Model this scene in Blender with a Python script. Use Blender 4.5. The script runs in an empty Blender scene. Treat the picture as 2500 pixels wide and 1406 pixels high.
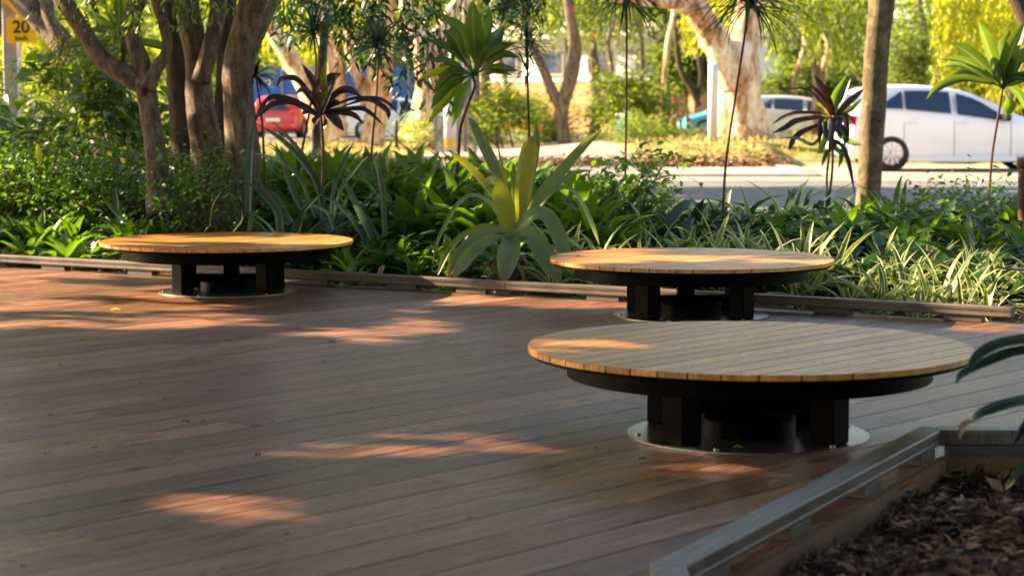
import bpy, math, random
import numpy as np
from mathutils import Vector, Matrix

random.seed(7)
R = np.random.RandomState(11)
C = bpy.context.scene.collection
SC = bpy.context.scene
rad = math.radians

# ------------------------------------------------------------------ camera, world, sun
CAM_H = 1.205
PITCH = rad(5.336)
F = 4861.1                     # focal length in photograph pixels (2500 wide): 70 mm on 36 mm
cd = bpy.data.cameras.new("camera")
cam = bpy.data.objects.new("camera", cd); C.objects.link(cam)
cam.location = (0, 0, CAM_H)
cam.rotation_euler = (math.pi/2 - PITCH, 0, 0)
cd.lens = 70; cd.sensor_width = 36; cd.clip_end = 600; cd.clip_start = .1
cd.dof.use_dof = True; cd.dof.focus_distance = 9.6; cd.dof.aperture_fstop = 3.8
SC.camera = cam

SUN_EL = rad(26); SUN_AZ = rad(-72)            # azimuth from +Y, clockwise
S = np.array([math.sin(SUN_AZ)*math.cos(SUN_EL), math.cos(SUN_AZ)*math.cos(SUN_EL), math.sin(SUN_EL)])
w = bpy.data.worlds.new("World"); SC.world = w; w.use_nodes = True
nt = w.node_tree; bg = nt.nodes["Background"]
sky = nt.nodes.new("ShaderNodeTexSky"); sky.sky_type = 'NISHITA'; sky.sun_disc = False
sky.sun_elevation = SUN_EL; sky.sun_rotation = SUN_AZ % (2*math.pi)
nt.links.new(sky.outputs[0], bg.inputs[0]); bg.inputs[1].default_value = .080
sd = bpy.data.lights.new("sun", 'SUN'); sd.energy = 5.0; sd.angle = rad(.5); sd.color = (1, .86, .66)
so = bpy.data.objects.new("sun", sd); C.objects.link(so)
so.rotation_euler = Vector(tuple(S)).to_track_quat('Z', 'Y').to_euler()
SC.view_settings.view_transform = 'Standard'; SC.view_settings.look = 'None'
SC.view_settings.exposure = 2.5; SC.view_settings.gamma = 1
SC.view_settings.use_white_balance = True; SC.view_settings.white_balance_temperature = 8100; SC.view_settings.white_balance_tint = 13
SC.cycles.max_bounces = 8; SC.cycles.transparent_max_bounces = 8
SC.cycles.diffuse_bounces = 4; SC.cycles.glossy_bounces = 3; SC.cycles.transmission_bounces = 5
SC.cycles.sample_clamp_indirect = 6
SC.cycles.use_denoising = True

# ------------------------------------------------------------------ helpers
def ray(px, py):
    xc = (px-1250)/F; yc = -(py-703)/F
    d = np.array([xc, math.cos(PITCH)+yc*math.sin(PITCH), -math.sin(PITCH)+yc*math.cos(PITCH)])
    return d/d[1]
def P(px, py, Y):                       # world point seen at (px,py) at distance Y
    return np.array([0, 0, CAM_H]) + ray(px, py)*Y
def G(px, py, z=0.0):                   # world point seen at (px,py) at height z
    d = ray(px, py); return np.array([0, 0, CAM_H]) + d*((z-CAM_H)/d[2])
def nz(v):
    v = np.asarray(v, float); return v/(np.linalg.norm(v, axis=-1, keepdims=True)+1e-9)

ORIG = {}
class MB:
    def __init__(s): s.v=[]; s.f=[]; s.c=[]; s.n=0
    def add(s, v, f, col=None):
        v = np.asarray(v, float).reshape(-1, 3)
        s.v.append(v)
        if col is None: col = (.5,.5,.5)
        col = np.asarray(col, float)
        if col.ndim == 1: col = np.tile(col, (len(v), 1))
        s.c.append(col)
        if isinstance(f, np.ndarray): s.f.append(f+s.n)
        else:
            for q in f: s.f.append(np.asarray([q])+s.n)
        s.n += len(v)
    def build(s, name, mat, parent=None, smooth=True, loc=None):
        V = np.concatenate(s.v); col = np.concatenate(s.c)
        o0 = ORIG.get(parent.name) if parent else loc
        if o0 is not None: V = V-np.array(o0)
        me = bpy.data.meshes.new(name)
        me.vertices.add(len(V)); me.vertices.foreach_set("co", V.astype('f').ravel())
        li = np.concatenate([a.ravel() for a in s.f]).astype('i')
        cnt = np.concatenate([np.full(len(a), a.shape[1]) for a in s.f]).astype('i')
        me.loops.add(len(li)); me.loops.foreach_set("vertex_index", li)
        me.polygons.add(len(cnt)); st = np.concatenate([[0], np.cumsum(cnt)[:-1]]).astype('i')
        me.polygons.foreach_set("loop_start", st); me.polygons.foreach_set("loop_total", cnt)
        me.polygons.foreach_set("use_smooth", np.full(len(cnt), smooth))
        at = me.color_attributes.new("tint", 'FLOAT_COLOR', 'POINT')
        at.data.foreach_set("color", np.concatenate([col, np.ones((len(col), 1))], 1).astype('f').ravel())
        me.update(calc_edges=True); me.validate()
        me.materials.append(mat)
        o = bpy.data.objects.new(name, me); C.objects.link(o)
        if parent is not None:
            o.parent = parent; ORIG[o.name] = ORIG.get(parent.name)
        else:
            if loc is not None: o.location = loc
            ORIG[o.name] = loc
        return o
    # ---- shapes
    def box(s, c, size, rz=0, col=None, bev=0.0, M=None):
        a, b, h = [x/2 for x in size]
        if bev > 0:
            pts = []; e = bev
            for z, k in ((-h, e), (-h+e, 0), (h-e, 0), (h, e)):
                A, B = a-k, b-k; q = e if k == 0 else e
                pts += [(A-q, -B, z), (A, -B+q, z), (A, B-q, z), (A-q, B, z), (-A+q, B, z), (-A, B-q, z), (-A, -B+q, z), (-A+q, -B, z)]
            f = [tuple(range(7, -1, -1)), tuple(range(24, 32))]
            for r in range(3):
                for k in range(8):
                    f.append((r*8+k, r*8+(k+1) % 8, (r+1)*8+(k+1) % 8, (r+1)*8+k))
            v = np.array(pts)
        else:
            v = np.array([(x, y, z) for z in (-h, h) for x, y in ((-a,-b), (a,-b), (a,b), (-a,b))], float)
            f = [(3,2,1,0), (4,5,6,7), (0,1,5,4), (1,2,6,5), (2,3,7,6), (3,0,4,7)]
        cr, sr = math.cos(rz), math.sin(rz)
        v = np.stack([v[:,0]*cr-v[:,1]*sr, v[:,0]*sr+v[:,1]*cr, v[:,2]], 1)
        if M is not None: v = v@np.array(M).T
        s.add(v+np.array(c), f, col)
    def prism(s, poly, z0, z1, col=None, bev=0.0, cx=None):   # polygon outline, vertical extrusion
        poly = np.asarray(poly, float); n = len(poly)
        if bev > 0:
            m = poly.mean(0) if cx is None else np.array(cx)
            d = nz(poly-m); inner = poly-d*bev
            rings = [(poly, z0), (poly, z1-bev), (inner, z1)]
        else: rings = [(poly, z0), (poly, z1)]
        v = np.concatenate([np.c_[p, np.full(n, z)] for p, z in rings]); k = len(rings)
        f = [tuple(range(n-1, -1, -1)), tuple(range((k-1)*n, k*n))]
        s.add(v, f, col)
        base = s.n-len(v)
        idx = np.arange(n); nx = (idx+1) % n
        for r in range(k-1):
            s.f.append(np.stack([base+r*n+idx, base+r*n+nx, base+(r+1)*n+nx, base+(r+1)*n+idx], 1))
    def cyl(s, c, r0, r1, z0, z1, n=48, col=None):
        a = np.linspace(0, 2*math.pi, n, endpoint=False)
        v = np.concatenate([np.c_[c[0]+r0*np.cos(a), c[1]+r0*np.sin(a), np.full(n, z0)], np.c_[c[0]+r1*np.cos(a), c[1]+r1*np.sin(a), np.full(n, z1)]])
        f = [tuple(range(n-1, -1, -1)), tuple(range(n, 2*n))]+[(i, (i+1) % n, n+(i+1) % n, n+i) for i in range(n)]
        s.add(v, f, col)
    def band(s, c, ro, ri, z0, z1, n=96, col=None):            # annular wall
        a = np.linspace(0, 2*math.pi, n, endpoint=False); cs = np.c_[np.cos(a), np.sin(a)]
        v = np.concatenate([np.c_[np.array(c[:2])+cs*r, np.full(n, z)] for r, z in ((ro, z0), (ro, z1), (ri, z1), (ri, z0))])
        i = np.arange(n); j = (i+1) % n; f = np.concatenate([np.stack([k*n+i, k*n+j, ((k+1) % 4)*n+j, ((k+1) % 4)*n+i], 1) for k in range(4)])
        s.add(v, f, col)
    def revolve(s, c, prof, axis='z', n=40, col=None):          # prof: (radius, offset along axis)
        a = np.linspace(0, 2*math.pi, n, endpoint=False); vs = []
        for r, h in prof:
            if axis == 'z': vs.append(np.c_[r*np.cos(a), r*np.sin(a), np.full(n, h)])
            else: vs.append(np.c_[r*np.cos(a), np.full(n, h), r*np.sin(a)])
        i = np.arange(n); j = (i+1) % n
        f = np.concatenate([np.stack([k*n+i, k*n+j, (k+1)*n+j, (k+1)*n+i], 1) for k in range(len(prof)-1)])
        s.add(np.concatenate(vs)+np.array(c), f, col)
    def tube(s, pts, radii, n=12, col=None, rough=0.0, sub=4):
        pts, radii = smooth(np.array(pts, float), sub), smooth(np.array(radii, float)[:, None], sub)[:, 0]
        t = nz(np.gradient(pts, axis=0)); ref = np.array([0, 1, .01]) if abs(t[0][1]) < .9 else np.array([1, 0, 0])
        a = np.linspace(0, 2*math.pi, n, endpoint=False); V = []
        ph = R.rand(4)*6.28
        for k, (p, tt, r) in enumerate(zip(pts, t, radii)):
            u = nz(np.cross(ref, tt)); w2 = np.cross(tt, u)
            rr = np.full(n, r)
            if rough: rr = r*(1+rough*(.5*np.sin(2*a+ph[0]+k*.13)+.35*np.sin(5*a+ph[1]+k*.21)+.25*np.sin(9*a+ph[2]-k*.3)+.25*R.randn(n)*.5)*(1+.5*math.sin(k*.7+ph[3])))
            V.append(p+np.outer(rr*np.cos(a), u)+np.outer(rr*np.sin(a), w2))
        m = len(V); i = np.arange(n); j = (i+1) % n
        f = np.concatenate([np.stack([k*n+i, k*n+j, (k+1)*n+j, (k+1)*n+i], 1) for k in range(m-1)])
        base = s.n; s.add(np.concatenate(V), f, col)
        s.f.append(np.array([list(range(base, base+n))[::-1]])); s.f.append(np.array([list(range(base+(m-1)*n, base+m*n))]))
    def strap(s, pts, widths, nrm, fold=.18, tint=.5, sub=3, across=5, wave=0.0):
        pts = smooth(np.array(pts, float), sub); W = smooth(np.array(widths, float)[:, None], sub)[:, 0]
        W = np.maximum(W, .0008)
        t = nz(np.gradient(pts, axis=0)); N = np.asarray(nrm, float)
        if N.ndim == 1: N = np.tile(N, (len(pts), 1))
        elif len(N) != len(pts): N = smooth(N, sub)
        side = nz(np.cross(t, N)); n2 = np.cross(side, t)
        u = np.linspace(-1, 1, across); m = len(pts)
        off = (fold*(u**2))
        V = pts[:, None, :]+side[:, None, :]*(u[None, :, None]*W[:, None, None]/2)+n2[:, None, :]*(off[None, :, None]*W[:, None, None])
        if wave:
            ph = R.rand()*6
            V += n2[:, None, :]*(wave*W[:, None]*np.abs(u)[None, :]*np.sin(np.arange(m)[:, None]*1.1+ph+u[None, :]*1.5))[:, :, None]
        col = np.zeros((m, across, 3)); col[:, :, 0] = np.abs(u)[None, :]; col[:, :, 1] = np.linspace(0, 1, m)[:, None]; col[:, :, 2] = tint
        k = np.arange(m-1)[:, None]*across+np.arange(across-1)[None, :]; k = k.ravel()
        s.add(V.reshape(-1, 3), np.stack([k, k+1, k+1+across, k+across], 1), col.reshape(-1, 3))
    def leaves(s, c, d, n, L, W, tint):
        c = np.asarray(c); N = len(c); d = nz(d); side = nz(np.cross(d, n)); up = np.cross(side, d)
        L = np.broadcast_to(L, N)[:, None]; W = np.broadcast_to(W, N)[:, None]
        a = c; b = c+d*L*.42+side*W*.5+up*W*.16; e = c+d*L*.98-up*L*.12; g = c+d*L*.42-side*W*.5+up*W*.16; m = c+d*L*.5
        V = np.stack([a, b, e, g, m], 1).reshape(-1, 3)
        k = np.arange(N)[:, None]*5
        f = np.concatenate([k+np.array([[0,1,4]]), k+np.array([[1,2,4]]), k+np.array([[2,3,4]]), k+np.array([[3,0,4]])])
        col = np.zeros((N, 5, 3)); col[:, :, 0] = [0, 1, .3, 1, 0]; col[:, :, 1] = [0, .4, 1, .4, .5]; col[:, :, 2] = np.broadcast_to(tint, N)[:, None]
        s.add(V, f, col.reshape(-1, 3))
    def xform(s, other, loc, rz=0, sc=1.0, tilt=0.0, taz=0.0, dt=0.0):
        """append another builder's mesh, moved"""
        M = (Matrix.Rotation(taz, 3, 'Z')@Matrix.Rotation(tilt, 3, 'X')@Matrix.Rotation(rz-taz, 3, 'Z'))
        V = np.concatenate(other.v)@np.array(M).T*sc+np.array(loc)
        col = np.concatenate(other.c).copy(); col[:, 2] = np.clip(col[:, 2]+dt, 0, 1)
        s.v.append(V); s.c.append(col)
        for f in other.f: s.f.append(f+s.n)
        s.n += len(V)
    def pack(s):
        s.v = [np.concatenate(s.v)]; s.c = [np.concatenate(s.c)]
        by = {}
        for f in s.f: by.setdefault(f.shape[1], []).append(f)
        s.f = [np.concatenate(x) for x in by.values()]; return s

def smooth(p, sub):
    n = len(p)
    if n < 3 or sub <= 1:
        if n == 2 and sub > 1:
            t = np.linspace(0, 1, sub+1)[:, None]; return p[0]*(1-t)+p[1]*t
        return p
    q = np.vstack([2*p[0]-p[1], p, 2*p[-1]-p[-2]]); out = []
    for i in range(n-1):
        a, b, c, d = q[i], q[i+1], q[i+2], q[i+3]
        for k in range(sub):
            t = k/sub
            out.append(.5*((2*b)+(-a+c)*t+(2*a-5*b+4*c-d)*t*t+(-a+3*b-3*c+d)*t**3))
    out.append(p[-1]); return np.array(out)

def thing(name, label, cat, loc=(0,0,0), group=None, rz=0):
    o = bpy.data.objects.new(name, None); C.objects.link(o); o.location = loc; o.rotation_euler = (0,0,rz)
    o.empty_display_size = .2
    o['label'] = label; o['category'] = cat
    if group: o['group'] = group
    ORIG[o.name] = tuple(loc); return o
def tag(o, label, cat, group=None):
    o['label'] = label; o['category'] = cat
    if group: o['group'] = group
    return o
def kind(o, k, label=None):
    o['kind'] = k
    if label: o['label'] = label
    return o
def copy_tree(root, loc, rz=0, label=None, sc=None):
    kids = {}
    for o in list(C.objects):
        if o.parent: kids.setdefault(o.parent.name, []).append(o)
    def cp(o, par):
        c = o.copy(); C.objects.link(c); c.parent = par
        for k in kids.get(o.name, []): cp(k, c)
        return c
    r = cp(root, None); r.location = loc; r.rotation_euler = (0, 0, rz)
    if sc: r.scale = (sc,)*3
    if label: r['label'] = label
    return r

# ------------------------------------------------------------------ materials
def mat(name):
    m = bpy.data.materials.new(name); m.use_nodes = True; t = m.node_tree
    return m, t, t.nodes["Principled BSDF"], t.nodes["Material Output"]
def N(t, ty, **k):
    n = t.nodes.new(ty)
    for a, b in k.items():
        if hasattr(n, a): setattr(n, a, b)
        else: n.inputs[a].default_value = b
    return n
def ramp(t, stops, src):
    r = t.nodes.new("ShaderNodeValToRGB"); e = r.color_ramp.elements
    while len(e) > 1: e.remove(e[-1])
    e[0].position = stops[0][0]; e[0].color = (*stops[0][1], 1)
    for p, c in stops[1:]:
        x = e.new(p); x.color = (*c, 1)
    t.links.new(src, r.inputs[0]); return r
def g3(x): return (x, x, x)
def coords(t, scale=(1,1,1), rz=0, kind='Object'):
    tc = t.nodes.new("ShaderNodeTexCoord"); mp = t.nodes.new("ShaderNodeMapping")
    mp.inputs['Scale'].default_value = scale
    if rz:
        m0 = t.nodes.new("ShaderNodeMapping"); m0.inputs['Rotation'].default_value = (0, 0, rz)
        t.links.new(tc.outputs[kind], m0.inputs[0]); t.links.new(m0.outputs[0], mp.inputs[0])
    else: t.links.new(tc.outputs[kind], mp.inputs[0])
    return mp.outputs[0]
def noise(t, vec, scale, detail=4, rough=.6, dist=0):
    n = N(t, "ShaderNodeTexNoise"); n.inputs['Scale'].default_value = scale; n.inputs['Detail'].default_value = detail
    n.inputs['Roughness'].default_value = rough; n.inputs['Distortion'].default_value = dist
    t.links.new(vec, n.inputs['Vector']); return n.outputs[0]
def mathn(t, op, a, b=None):
    n = t.nodes.new("ShaderNodeMath"); n.operation = op
    for i, x in enumerate((a, b)):
        if x is None: continue
        if isinstance(x, (int, float)): n.inputs[i].default_value = x
        else: t.links.new(x, n.inputs[i])
    return n.outputs[0]
def mixc(t, fac, a, b, mode='MIX'):
    n = t.nodes.new("ShaderNodeMix"); n.data_type = 'RGBA'; n.blend_type = mode
    for s, x in ((n.inputs[0], fac), (n.inputs[6], a), (n.inputs[7], b)):
        if isinstance(x, (int, float)): s.default_value = x
        elif isinstance(x, tuple): s.default_value = (*x, 1)
        else: t.links.new(x, s)
    return n.outputs[2]
def bump(t, b, h, strength=.3, dist=.01):
    n = t.nodes.new("ShaderNodeBump"); n.inputs['Strength'].default_value = strength; n.inputs['Distance'].default_value = dist
    t.links.new(h, n.inputs['Height']); t.links.new(n.outputs[0], b.inputs['Normal']); return n
def attr(t):
    a = t.nodes.new("ShaderNodeAttribute"); a.attribute_name = "tint"
    s = t.nodes.new("ShaderNodeSeparateColor"); t.links.new(a.outputs['Color'], s.inputs[0]); return s.outputs

def leaf_mat(name, stops, edge=None, trans=.35, rough=.38, tcol=None, midrib=None, tip=None, spec=.5, streak=.25):
    m, t, b, out = mat(name); at = attr(t)
    v = coords(t)
    cb = t.nodes.new("ShaderNodeCombineXYZ"); t.links.new(mathn(t, 'MULTIPLY', at[0], 7.), cb.inputs[0]); t.links.new(mathn(t, 'MULTIPLY', at[1], 1.6), cb.inputs[1]); t.links.new(mathn(t, 'MULTIPLY', at[2], 60.), cb.inputs[2])
    nn = mathn(t, 'ADD', mathn(t, 'MULTIPLY', noise(t, v, 9, 4), .5), mathn(t, 'MULTIPLY', noise(t, cb.outputs[0], 1.6, 5, .7), .5))
    tb = mathn(t, 'ADD', at[2], mathn(t, 'MULTIPLY', mathn(t, 'SUBTRACT', nn, .5), streak*2))
    col = ramp(t, stops, tb).outputs[0]
    if tip: col = mixc(t, mathn(t, 'SMOOTH_MIN', mathn(t, 'MAXIMUM', mathn(t, 'MULTIPLY', mathn(t, 'SUBTRACT', at[1], .8), 4), 0), 1.0), col, tip)
    if midrib: col = mixc(t, mathn(t, 'MULTIPLY', mathn(t, 'LESS_THAN', at[0], .12), .7), col, midrib)
    if edge: 
        r = ramp(t, [(0, g3(0)), (.60, g3(0)), (.74, g3(1)), (1, g3(1))], at[0])
        col = mixc(t, r.outputs[0], col, edge)
    # fine lengthwise veins
    t.links.new(col, b.inputs['Base Color']); b.inputs['Roughness'].default_value = rough
    b.inputs['Specular IOR Level'].default_value = spec
    tr = t.nodes.new("ShaderNodeBsdfTranslucent")
    hs = t.nodes.new("ShaderNodeHueSaturation"); hs.inputs['Value'].default_value = 1.5; hs.inputs['Saturation'].default_value = 1.15
    t.links.new(col, hs.inputs['Color'])
    tc = mixc(t, .35 if tcol else 0., hs.outputs[0], tcol or (1,1,1))
    t.links.new(tc, tr.inputs[0])
    mx = t.nodes.new("ShaderNodeMixShader"); mx.inputs[0].default_value = trans
    t.links.new(b.outputs[0], mx.inputs[1]); t.links.new(tr.outputs[0], mx.inputs[2]); t.links.new(mx.outputs[0], out.inputs[0])
    return m
def plain(name, col, rough=.5, metal=0, var=.15, scale=6, bumps=0, spec=.5, coat=0):
    m, t, b, out = mat(name); v = coords(t); n = noise(t, v, scale, 5)
    c = ramp(t, [(.25, tuple(x*(1-var) for x in col)), (.75, tuple(min(1, x*(1+var)) for x in col))], n)
    t.links.new(c.outputs[0], b.inputs['Base Color']); b.inputs['Roughness'].default_value = rough; b.inputs['Metallic'].default_value = metal
    b.inputs['Specular IOR Level'].default_value = spec; b.inputs['Coat Weight'].default_value = coat
    if bumps: bump(t, b, noise(t, v, scale*12, 4), bumps, .003)
    return m
def bark_mat(name, stops, scale=6, zs=.25, strength=.6, rough=.85, dist=.02):
    m, t, b, out = mat(name); v = coords(t, (1, 1, zs))
    n1 = noise(t, v, scale, 6, .65, .6); n2 = noise(t, v, scale*6, 5, .7, .3)
    c = ramp(t, stops, mathn(t, 'ADD', mathn(t, 'MULTIPLY', n1, .65), mathn(t, 'MULTIPLY', n2, .35)))
    t.links.new(c.outputs[0], b.inputs['Base Color']); b.inputs['Roughness'].default_value = rough
    b.inputs['Specular IOR Level'].default_value = .2
    bump(t, b, mathn(t, 'ADD', n1, mathn(t, 'MULTIPLY', n2, .6)), strength, dist); return m

DECK_A = rad(47.8)
def wood_mat(name, ang, stops, rlo, rhi, board=.3, bs=.4, fine=1.0, coat=0, patchy=0.0, spec=.5):
    m, t, b, out = mat(name); at = attr(t)
    tc = t.nodes.new("ShaderNodeTexCoord"); m0 = t.nodes.new("ShaderNodeMapping"); m0.inputs['Rotation'].default_value = (0, 0, -ang)
    t.links.new(tc.outputs['Object'], m0.inputs[0])
    cmb = t.nodes.new("ShaderNodeCombineXYZ"); t.links.new(mathn(t, 'MULTIPLY', at[2], 37.), cmb.inputs[2]); t.links.new(mathn(t, 'MULTIPLY', at[2], 91.), cmb.inputs[0])
    ad = t.nodes.new("ShaderNodeVectorMath"); ad.operation = 'ADD'; t.links.new(m0.outputs[0], ad.inputs[0]); t.links.new(cmb.outputs[0], ad.inputs[1])
    def st(sx, sy):
        mp = t.nodes.new("ShaderNodeMapping"); mp.inputs['Scale'].default_value = (sx, sy, 1); t.links.new(ad.outputs[0], mp.inputs[0]); return mp.outputs[0]
    n1 = noise(t, st(1.3, 14*fine), 1.5, 6, .62, 1.6)            # figure
    n2 = noise(t, st(2.2, 60*fine), 1.4, 6, .75, .2)                     # fibre
    wv = t.nodes.new("ShaderNodeTexWave"); wv.wave_type = 'RINGS'; wv.inputs['Scale'].default_value = 2.2*fine; wv.inputs['Distortion'].default_value = 5
    wv.inputs['Detail'].default_value = 3; wv.inputs['Detail Scale'].default_value = 1.2; t.links.new(st(.9, 9), wv.inputs['Vector'])
    f = mathn(t, 'ADD', mathn(t, 'MULTIPLY', n1, .5), mathn(t, 'ADD', mathn(t, 'MULTIPLY', n2, .32), mathn(t, 'MULTIPLY', wv.outputs[1], .10)))
    f = mathn(t, 'ADD', f, mathn(t, 'MULTIPLY', mathn(t, 'SUBTRACT', at[2], .5), board))
    c = ramp(t, stops, f).outputs[0]
    big = noise(t, st(.8, 1.3), .9, 5, .6)
    if patchy:
        h1 = noise(t, st(.55, 2.2), 1.3, 4, .6); h2 = noise(t, st(1.1, 7), 2.1, 5, .7, .5)
        c = mixc(t, mathn(t, 'MULTIPLY', ramp(t, [(.5, g3(0)), (.7, g3(1))], h1).outputs[0], .45), c, (.125, .070, .024))
        c = mixc(t, mathn(t, 'MULTIPLY', ramp(t, [(.30, g3(1)), (.46, g3(0))], h2).outputs[0], .6), c, (.045, .026, .022))
        c = mixc(t, mathn(t, 'MULTIPLY', ramp(t, [(.58, g3(0)), (.68, g3(1))], h2).outputs[0], .45), c, (.34, .21, .15))
        h3 = noise(t, st(2.2, 26), 2.4, 6, .75, .4)
        c = mixc(t, mathn(t, 'MULTIPLY', ramp(t, [(.60, g3(0)), (.66, g3(1))], h3).outputs[0], .5), c, (.44, .33, .27))
        c = mixc(t, mathn(t, 'MULTIPLY', ramp(t, [(.34, g3(1)), (.42, g3(0))], h3).outputs[0], .5), c, (.05, .025, .018))
    if patchy:
        c = mixc(t, mathn(t, 'MULTIPLY', ramp(t, [(.45, g3(0)), (.62, g3(1))], big).outputs[0], patchy), c, (.29, .21, .16))
    if not patchy: c = mixc(t, mathn(t, 'LESS_THAN', at[0], .1), c, (.03, .025, .02))
    t.links.new(c, b.inputs['Base Color'])
    rr = t.nodes.new("ShaderNodeMapRange"); rr.inputs[1].default_value = .3; rr.inputs[2].default_value = .7; rr.inputs[3].default_value = rlo; rr.inputs[4].default_value = rhi
    t.links.new(mathn(t, 'ADD', mathn(t, 'MULTIPLY', n1, .5), mathn(t, 'MULTIPLY', big, .5)), rr.inputs[0]); t.links.new(rr.outputs[0], b.inputs['Roughness'])
    b.inputs['Coat Weight'].default_value = coat; b.inputs['Coat Roughness'].default_value = .25
    b.inputs['Specular IOR Level'].default_value = spec
    bump(t, b, mathn(t, 'ADD', n2, mathn(t, 'ADD', mathn(t, 'MULTIPLY', wv.outputs[1], .4), n1)), bs, .006 if patchy else .002)
    return m

M = {}
M['deck'] = wood_mat('composite_decking', DECK_A, [(.34, (.070,.024,.012)), (.43, (.185,.073,.036)), (.51, (.275,.118,.062)), (.60, (.45,.24,.145))], .20, .50, .14, .85, patchy=.15, spec=.5)
M['rail'] = wood_mat('composite_rail', rad(-30.1), [(.34, (.06,.042,.034)), (.46, (.115,.085,.070)), (.6, (.20,.155,.13))], .38, .55, .1, .3)
M['rail2'] = wood_mat('composite_rail_front', rad(61.9), [(.34, (.062,.048,.038)), (.46, (.125,.10,.083)), (.6, (.22,.185,.155))], .33, .5, .1, .3)
M['block'] = plain('block_composite', (.085,.07,.06), .6)
M['fascia'] = plain('fascia_timber', (.19,.095,.04), .7, 0, .35, 5, .4)
SL_A = rad(47)
M['slat'] = wood_mat('oiled_hardwood', SL_A, [(.32, (.30,.095,.016)), (.47, (.50,.195,.038)), (.62, (.66,.32,.085))], .28, .45, .22, .18, fine=1.3, spec=.35, coat=.12)
M['black'] = plain('black_powder_coat', (.0014,.0014,.0018), .42, 0, .1, 20, .05, .03)
M['galv'] = plain('galvanised_plate', (.30,.285,.25), .3, .9, .25, 9, .1)
M['mulch_base'] = bark_mat('mulch_soil', [(.3, (.012,.007,.005)), (.55, (.045,.023,.014)), (.75, (.10,.05,.03))], 18, 1, 1., .95, .03)

m, t, b, out = mat('bark_chips'); at = attr(t)
c = ramp(t, [(0, (.030,.012,.007)), (.35, (.10,.038,.018)), (.65, (.20,.082,.038)), (.88, (.32,.16,.08)), (1, (.46,.33,.2))], at[2])
t.links.new(c.outputs[0], b.inputs['Base Color']); b.inputs['Roughness'].default_value = .75; M['chips'] = m

M['g_green'] = leaf_mat('leaf_green', [(.1, (.018,.062,.012)), (.5, (.045,.13,.018)), (.9, (.12,.24,.03))], trans=.32, tcol=(.35,.6,.05), midrib=(.09,.2,.04), tip=(.10,.10,.03))
M['g_dark'] = leaf_mat('leaf_dark', [(.1, (.012,.035,.014)), (.5, (.025,.068,.024)), (.9, (.06,.13,.035))], trans=.25, rough=.3)
M['g_blue'] = leaf_mat('leaf_blue_green', [(.1, (.03,.07,.045)), (.5, (.055,.12,.075)), (.9, (.10,.17,.09))], trans=.22, rough=.34, streak=.3)
M['g_vari'] = leaf_mat('leaf_variegated', [(.1, (.05,.10,.025)), (.5, (.09,.17,.04)), (.9, (.17,.24,.06))], edge=(.54,.54,.27), trans=.25, tcol=(.5,.6,.2))
M['g_brown'] = leaf_mat('leaf_dead', [(.1, (.10,.06,.035)), (.5, (.20,.13,.08)), (.9, (.36,.27,.17))], trans=.2, rough=.6)
M['g_burg'] = leaf_mat('leaf_burgundy', [(.1, (.010,.006,.008)), (.5, (.020,.009,.011)), (.9, (.045,.016,.013))], trans=.07, rough=.28, tcol=(.3,.05,.03))
M['g_cordy'] = leaf_mat('leaf_cordyline', [(.1, (.018,.055,.014)), (.5, (.04,.105,.022)), (.9, (.10,.20,.03))], edge=None, trans=.4, rough=.3, midrib=(.22,.22,.10), tcol=(.45,.6,.05))
M['g_hero'] = leaf_mat('leaf_giant_bromeliad', [(.0, (.08,.14,.075)), (.35, (.13,.19,.08)), (.6, (.16,.22,.035)), (.85, (.24,.235,.022)), (1, (.36,.25,.06))], trans=.3, rough=.34, tcol=(.5,.6,.03), streak=1.3, tip=(.16,.09,.035))
M['g_yellow'] = leaf_mat('leaf_yellow_and_sunlit', [(.1, (.10,.15,.012)), (.5, (.20,.25,.02)), (.9, (.36,.36,.03))], trans=.5, rough=.5, tcol=(.8,.8,.05))  # yellow leaves; sunlight on lit foliage is put into this colour too
M['g_bg'] = leaf_mat('leaf_background', [(.05, (.012,.04,.014)), (.35, (.035,.09,.022)), (.65, (.12,.19,.03)), (.95, (.28,.32,.04))], trans=.45, rough=.5, tcol=(.6,.7,.06))
M['g_canopy'] = leaf_mat('leaf_canopy', [(.1, (.02,.05,.012)), (.5, (.035,.08,.016)), (.9, (.06,.12,.02))], trans=.25, rough=.4)
M['bark'] = bark_mat('bark_grey_brown', [(.37, (.045,.032,.022)), (.48, (.14,.102,.074)), (.62, (.28,.215,.16))], 15, .35, 1., dist=.03)
M['bark_dark'] = bark_mat('bark_dark', [(.3, (.025,.018,.013)), (.5, (.06,.043,.03)), (.7, (.11,.08,.055))], 7, .3, .8)
M['bark_slim'] = bark_mat('bark_lichen', [(.38, (.05,.036,.018)), (.5, (.11,.085,.046)), (.62, (.20,.155,.09))], 9, .8, .5)
M['paperbark'] = bark_mat('paperbark', [(.38, (.15,.06,.03)), (.455, (.40,.22,.12)), (.52, (.62,.46,.33)), (.6, (.78,.68,.57))], 2.6, .35, .9, .85, .05)
M['stem'] = bark_mat('cane_stem', [(.3, (.05,.03,.02)), (.7, (.16,.10,.065))], 30, 1.5, .4)
M['asphalt'] = plain('asphalt', (.125,.125,.13), .75, 0, .25, 3, .4)
M['concrete'] = plain('concrete_kerb', (.36,.32,.28), .85, 0, .2, 3, .4)
M['path'] = plain('path_gravel', (.30,.235,.195), .9, 0, .25, 1.2, .4)
M['dry_grass'] = bark_mat('dry_grass_ground', [(.40, (.13,.06,.03)), (.46, (.17,.17,.04)), (.53, (.33,.26,.07)), (.62, (.44,.33,.15))], .8, 1, .6, .95, .05)
M['soil'] = bark_mat('soil', [(.3, (.02,.012,.008)), (.5, (.05,.03,.02)), (.75, (.10,.065,.04))], 5, 1, 1., .95, .04)
m, t, b, out = mat('grass_blades'); at = attr(t)
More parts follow.
